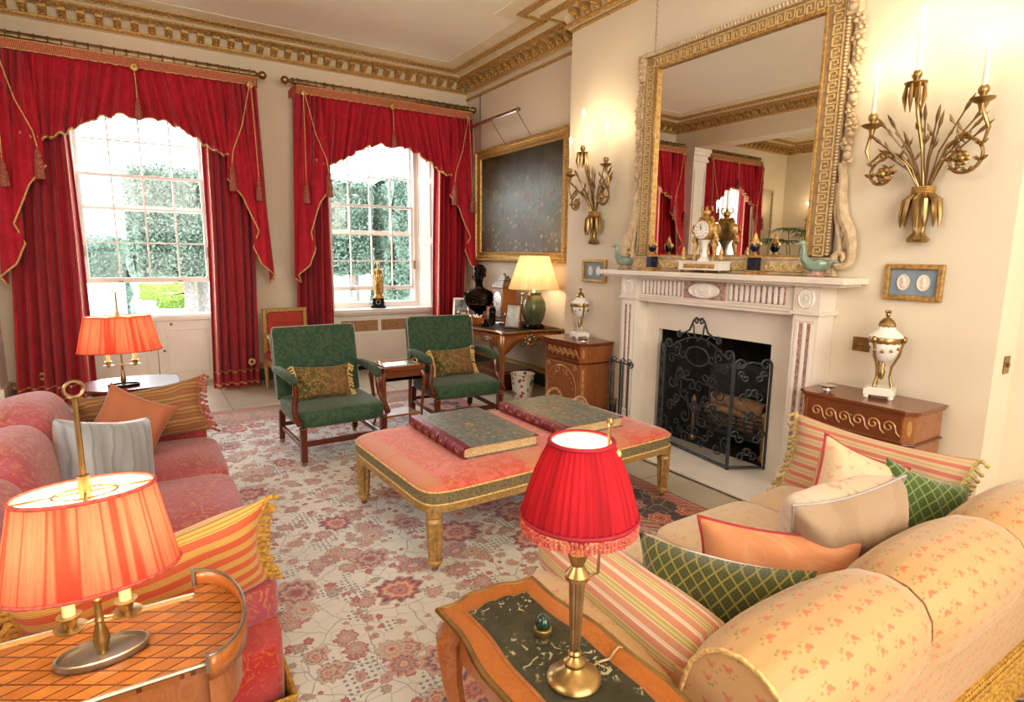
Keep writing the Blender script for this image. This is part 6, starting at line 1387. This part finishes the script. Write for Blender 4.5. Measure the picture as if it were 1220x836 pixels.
m=MB(); m.tube([(.024,-.012,.245),(.04,-.02,.25),(.042,-.02,.30),(.046,-.03,.50),(.044,-.035,.580)],.0035,6); m.sph((.044,-.035,.587),(.007,.007,.011),8,6); m.build('shade_rod','dbrass',o)
sh=lamp_shade_pleats(o,.120,.064,.388,.545,'shade_dkred',44,amp=.035,bow=.006)
m=MB(); m.grid(lambda u,w:((lerp(.120,.064,w)*.95+.004*sin(PI*w))*cos(2*PI*u),(lerp(.120,.064,w)*.95+.004*sin(PI*w))*sin(2*PI*u),lerp(.388,.545,w)),60,4); m.build('shade_lining','shade_in',sh,ang=180)
for r_,z_ in ((.121,.388),(.066,.544)): m=MB(); m.tube([(r_*cos(2*PI*i/60),r_*sin(2*PI*i/60),z_) for i in range(60)],.005,6,True); m.build('velvet_binding','velvetband',sh)
m=MB(); rn=random.Random(2)
for i in range(88):
    a=2*PI*i/88; x,y=.121*cos(a),.121*sin(a); z=.384
    for q in range(3): z-=.0075; j=rn.uniform(-.003,.003); m.sph((x+j,y+j,z),.0042,6,4)
m.build('bead_fringe','cordred',sh)
m=MB(); m.sph((.052,-.05,.522),(.011,.009,.009),8,6); m.build('silk_rosette','trim',sh)
point((.742,.895,TZ+.47),1.2,(1,.80,.55),.03)
o=thing('jade_egg','dark green polished egg on a brass ring stand beside the column lamp','ornament',(.775,1.06,TZ+.003)); m=MB(); m.sph((0,0,.028),(.019,.019,.022),20,14); m.build('egg','jade',o); m=MB(); m.lathe([(.020,0),(.022,.004),(.022,.014),(.019,.016)],24); m.build('ring_stand','brass',o)
m=MB(); m.tube([(.79,.90,TZ+.006),(.82,.905,TZ+.006),(.85,.90,TZ+.006),(.88,.915,TZ+.006),(.897,.92,TZ+.006),(.908,.92,TZ+.0),(.911,.92,TZ-.05),(.911,.92,TZ-.12)],.0028,6); tag(m.build('lamp_cable','wicker'),'thin brown twisted cable trailing across the black table top','cable')
# ================================================================ RIGHT SOFA
S=thing('floral_sofa','yellow silk sofa with rose sprigs, seen from behind at the right','sofa',(2.05,1.15,0))
T0=Matrix.Translation((-2.05,-1.15,0))
m=SB(); m.rounded(.98,.66,.06,2.98,1.66,.32,.10); m.build('base','sprig',S,ang=180)
segs=[(1.03,1.65),(1.66,2.30),(2.31,2.92)]
PRF=[(.90,.42),(.885,.52),(.865,.61),(.84,.69),(.80,.745),(.745,.785),(.68,.80),(.62,.79),(.57,.76),(.542,.71),(.535,.65),(.545,.59),(.57,.52)]
for (a,b_) in segs:
    m=SB(); n=len(PRF)-1; K=28
    def f(u,w):
        t=w*n; i=min(int(t),n-1); fr_=t-i; y=lerp(PRF[i][0],PRF[i+1][0],fr_); z=lerp(PRF[i][1],PRF[i+1][1],fr_)
        q=abs(2*u-1); e=1-.16*q**5-.02*q*q; cy_,cz=.70,.57
        cap=1 if 0<u<1 else 0
        return (lerp(a,b_,u)+.012*sin(PI*w)*(2*u-1)*0,cy_+(y-cy_)*e*(.985+.03*sin(PI*u)),cz+(z-cz)*e*(.985+.03*sin(PI*u)) if z>cz else z)
    Ls=[0]
    for i in range(n): Ls.append(Ls[-1]+math.hypot(PRF[i+1][0]-PRF[i][0],PRF[i+1][1]-PRF[i][1]))
    def uvf(u,w): t=w*n; i=min(int(t),n-1); return (lerp(a,b_,u),lerp(Ls[i],Ls[i+1],t-i))
    m.grid(f,K,48,uvf)
    e0=[f(0,j/48) for j in range(49)]; e1=[f(1,j/48) for j in range(49)]
    m.add(e0,[tuple(range(49))]); m.add(e1,[tuple(range(49))[::-1]])
    bc=m.build('back_cushion','sprig',S,ang=60)
    if a<1.1:
        m=SB(); m.tube([(p[0]-.002,p[1],p[2]) for p in e0[4:]],.006,6); m.build('piping','trim',bc)
m=SB(); m.add([(1.05,.57,.60),(2.88,.57,.60),(2.88,.625,.22),(1.05,.625,.22),(1.05,.88,.60),(1.05,.92,.22),(2.88,.88,.60),(2.88,.92,.22)],[(0,1,2,3),(4,0,3,5),(1,6,7,2),(4,6,1,0),(4,5,7,6)]); m.build('back_panel','sprig',S,ang=30)
for a,b_ in ((1.12,1.76),(1.77,2.40),(2.41,2.90)): m=SB(); cushy(m,a,.96,.30,b_,1.67,.475,.35,.03); m.build('seat_cushion','sprigpale',S,ang=180)
for a,b_ in ((.93,1.12),(2.89,3.06)):
    m=SB(); m.rounded(a,.90,.08,b_,1.50,.52,.3); m.X=T0@Matrix.Translation(((a+b_)/2,1.18,.50)); m.superell((0,0,0),((b_-a)/2+.005,.34,.085),.8,.25,40,18); m.build('arm','sprig',S,ang=180)
m=SB(); rn=random.Random(6)
for i in range(84):
    x=1.05+1.82*(i+.5)/84; d=rn.uniform(-.004,.004); m.tube([(x,.622,.235),(x+d*.5,.617,.16),(x+d,.614,.09),(x+d*1.5,.612,.03)],[.007,.009,.009,.011],6)
    for q in range(6): z=.20-.03*q; m.tube([(x-.008+d*.5,.612,z),(x+.008+d*.5,.608,z+.012)],.0028,4)
m.tube([(1.04,.618,.24),(2.89,.618,.24)],.011,6)
for i in range(90): x=1.04+1.84*(i+.5)/90; m.tube([(x-.006,.608,.232),(x+.006,.606,.25)],.003,4)
m.build('bullion_fringe','yellowfringe',S)
# bolster
o=thing('bolster_cushion','pink, green and cream striped bolster along the left arm of the floral sofa','cushion',(1.185,1.20,.575),-4)
m=MB(); 
def bo(u,w):
    y=lerp(-.36,.36,w); e=abs(2*w-1); r=.115*(1-.12*e**6)*(1 if e<.999 else .3); a=2*PI*u; return (r*cos(a),y,r*sin(a)*.95)
m.grid(bo,40,40,lambda u,w:(u*.66,w*.72)); 
for s in (-1,1): m.lathe([(.095,0),(.05,.012),(.015,.02),(0,.02)],30,flute=15,fa=.15) if False else None
m.build('cover','st_bolster',o,ang=180)
for s in (-1,1):
    m=MB(); m.X=Matrix.Translation((0,s*.36,0))@Matrix.Rotation(-s*PI/2,4,'X'); m.lathe([(.088,-.004),(.06,.012),(.02,.018),(.012,.022)],40,flute=14,fa=.10); m.sph((0,0,.028),(.018,.018,.012),10,8)
    for k in range(8): a=k*PI/4; m.tube([(.012*cos(a),.012*sin(a),.028),(.03*cos(a),.03*sin(a),.034),(.035*cos(a),.035*sin(a),.02)],.005,5)
    m.build('gathered_end','st_bolster',o)
pillow('velvet_cushion','olive green diamond-patterned velvet cushion beside the striped bolster',(1.345,.985,.565),(.30,-.62,.03),(.16,.10,1),.50,.40,.18,'diamond','diamond')
pillow('peach_cushion','peach silk cushion with crimson piping and sprigged front, middle of the floral sofa',(1.70,1.03,.555),(.62,-.62,-.02),(.12,.12,1),.52,.36,.13,'peach','sprigpale',pipe='redpipe')
pillow('taupe_cushion','taupe backed floral cushion with grey piping in the middle of the floral sofa',(1.985,1.00,.635),(1,-.34,.16),(-.16,-.30,1),.44,.46,.27,'taupe','floral',pipe='greypipe')
pillow('cream_cushion','cream floral cushion with crimson piping tipped on its corner, behind the taupe cushion',(2.40,1.15,.645),(.75,-.45,-.35),(.45,.05,.85),.40,.40,.17,'sprigpale','peach',pipe='redpipe')
pillow('velvet_cushion','small bright green diamond velvet cushion near the far arm of the floral sofa',(2.58,.99,.60),(.75,-.55,-.30),(.30,.10,.9),.36,.34,.13,'diamond2','diamond2')
pillow('striped_cushion','large red and cream striped cushion with cream tassel fringe against the far sofa arm',(2.80,1.30,.60),(.15,-1,-.06),(.28,.05,1),.76,.42,.16,'st_redcream','st_redcream',fringe='creamfringe')

o=thing('light_switch','small brass light switch plate on the wall return at the far right edge','light switch',(4.06,1.228,1.03)); m=MB(); m.box(-.035,-.006,-.05,.035,0,.05); m.build('plate','brass',o,smooth=False,bevel=.002); m=MB(); m.box(-.006,-.018,-.012,.006,-.006,.012); m.build('toggle','dbrass',o,smooth=False,bevel=.002)
o=thing('pier_mirror','tall narrow gilt framed glass seen only as a reflection beside the palm','mirror',(-4.15,7.845,1.35))
m=MB(); frame_rect(m,-.36,.36,0,1.75,.045,-.035,0); m.build('frame','palegilt',o,smooth=False,bevel=.006); m=MB(); m.box(-.315,-.012,.045,.315,-.004,1.705); m.build('glass','mirror',o,smooth=False)
# ================================================================ CAMERA & LIGHT
f,pitch,roll,yaw=6.95885116e+02,1.61435083e-01,1.16409211e-02,-5.67285213e-01
cy,sy=cos(yaw),sin(yaw); cp,sp=cos(pitch),sin(pitch); cr,sr=cos(roll),sin(roll)
fwd=Vector((-sy*cp,cy*cp,-sp)); rt=Vector((cy,sy,0)); up=rt.cross(fwd); r2=rt*cr+up*sr; u2=up*cr-rt*sr
cam=bpy.data.cameras.new('camera'); co=bpy.data.objects.new('camera',cam); COL.objects.link(co)
cam.sensor_width=36; cam.sensor_fit='HORIZONTAL'; cam.lens=36*f/1220; cam.clip_start=.05; cam.clip_end=200
co.matrix_world=Matrix(((r2.x,u2.x,-fwd.x,0),(r2.y,u2.y,-fwd.y,0),(r2.z,u2.z,-fwd.z,1.6),(0,0,0,1)))
SC.camera=co
w=bpy.data.worlds.new('sky'); SC.world=w; w.use_nodes=True; nt=w.node_tree; bg=nt.nodes['Background']
bg.inputs[0].default_value=(.86,.93,1,1); bg.inputs[1].default_value=8.0
sky=nt.nodes.new('ShaderNodeTexSky'); sky.sky_type='PREETHAM' if 'PREETHAM' in [e.identifier for e in bpy.types.ShaderNodeTexSky.bl_rna.properties['sky_type'].enum_items] else sky.sky_type
def area(name,loc,rot,sx,sy_,e,col):
    l=bpy.data.lights.new(name,'AREA'); l.shape='RECTANGLE'; l.size=sx; l.size_y=sy_; l.energy=e; l.color=col
    o=bpy.data.objects.new(name,l); COL.objects.link(o); o.location=loc; o.rotation_euler=rot; return o
nt.nodes.remove(sky)
area('fill_light_back',(.8,-3.0,3.0),(R(82),0,R(-6)),4.5,1.8,170,(1,.94,.85))  # unseen fill panel added behind the camera to brighten the whole room
area('fill_light_side',(-3.2,1.5,3.2),(R(62),0,R(-75)),2.5,1.4,60,(1,.95,.88))  # added side fill from the left, not a lamp of the room
area('fill_light_upward',(.5,-1.8,1.2),(R(140),0,0),3,1.2,55,(1,.94,.85))  # low fill added behind the camera, aimed up to lift the ceiling
SC.view_settings.view_transform='Standard'; SC.view_settings.look='Medium High Contrast'; SC.view_settings.exposure=0.12; SC.view_settings.gamma=1.0
SC.cycles.use_denoising=True; SC.cycles.max_bounces=10; SC.cycles.diffuse_bounces=5; SC.cycles.transparent_max_bounces=16; SC.cycles.sample_clamp_indirect=6; SC.cycles.caustics_reflective=False; SC.cycles.caustics_refractive=False
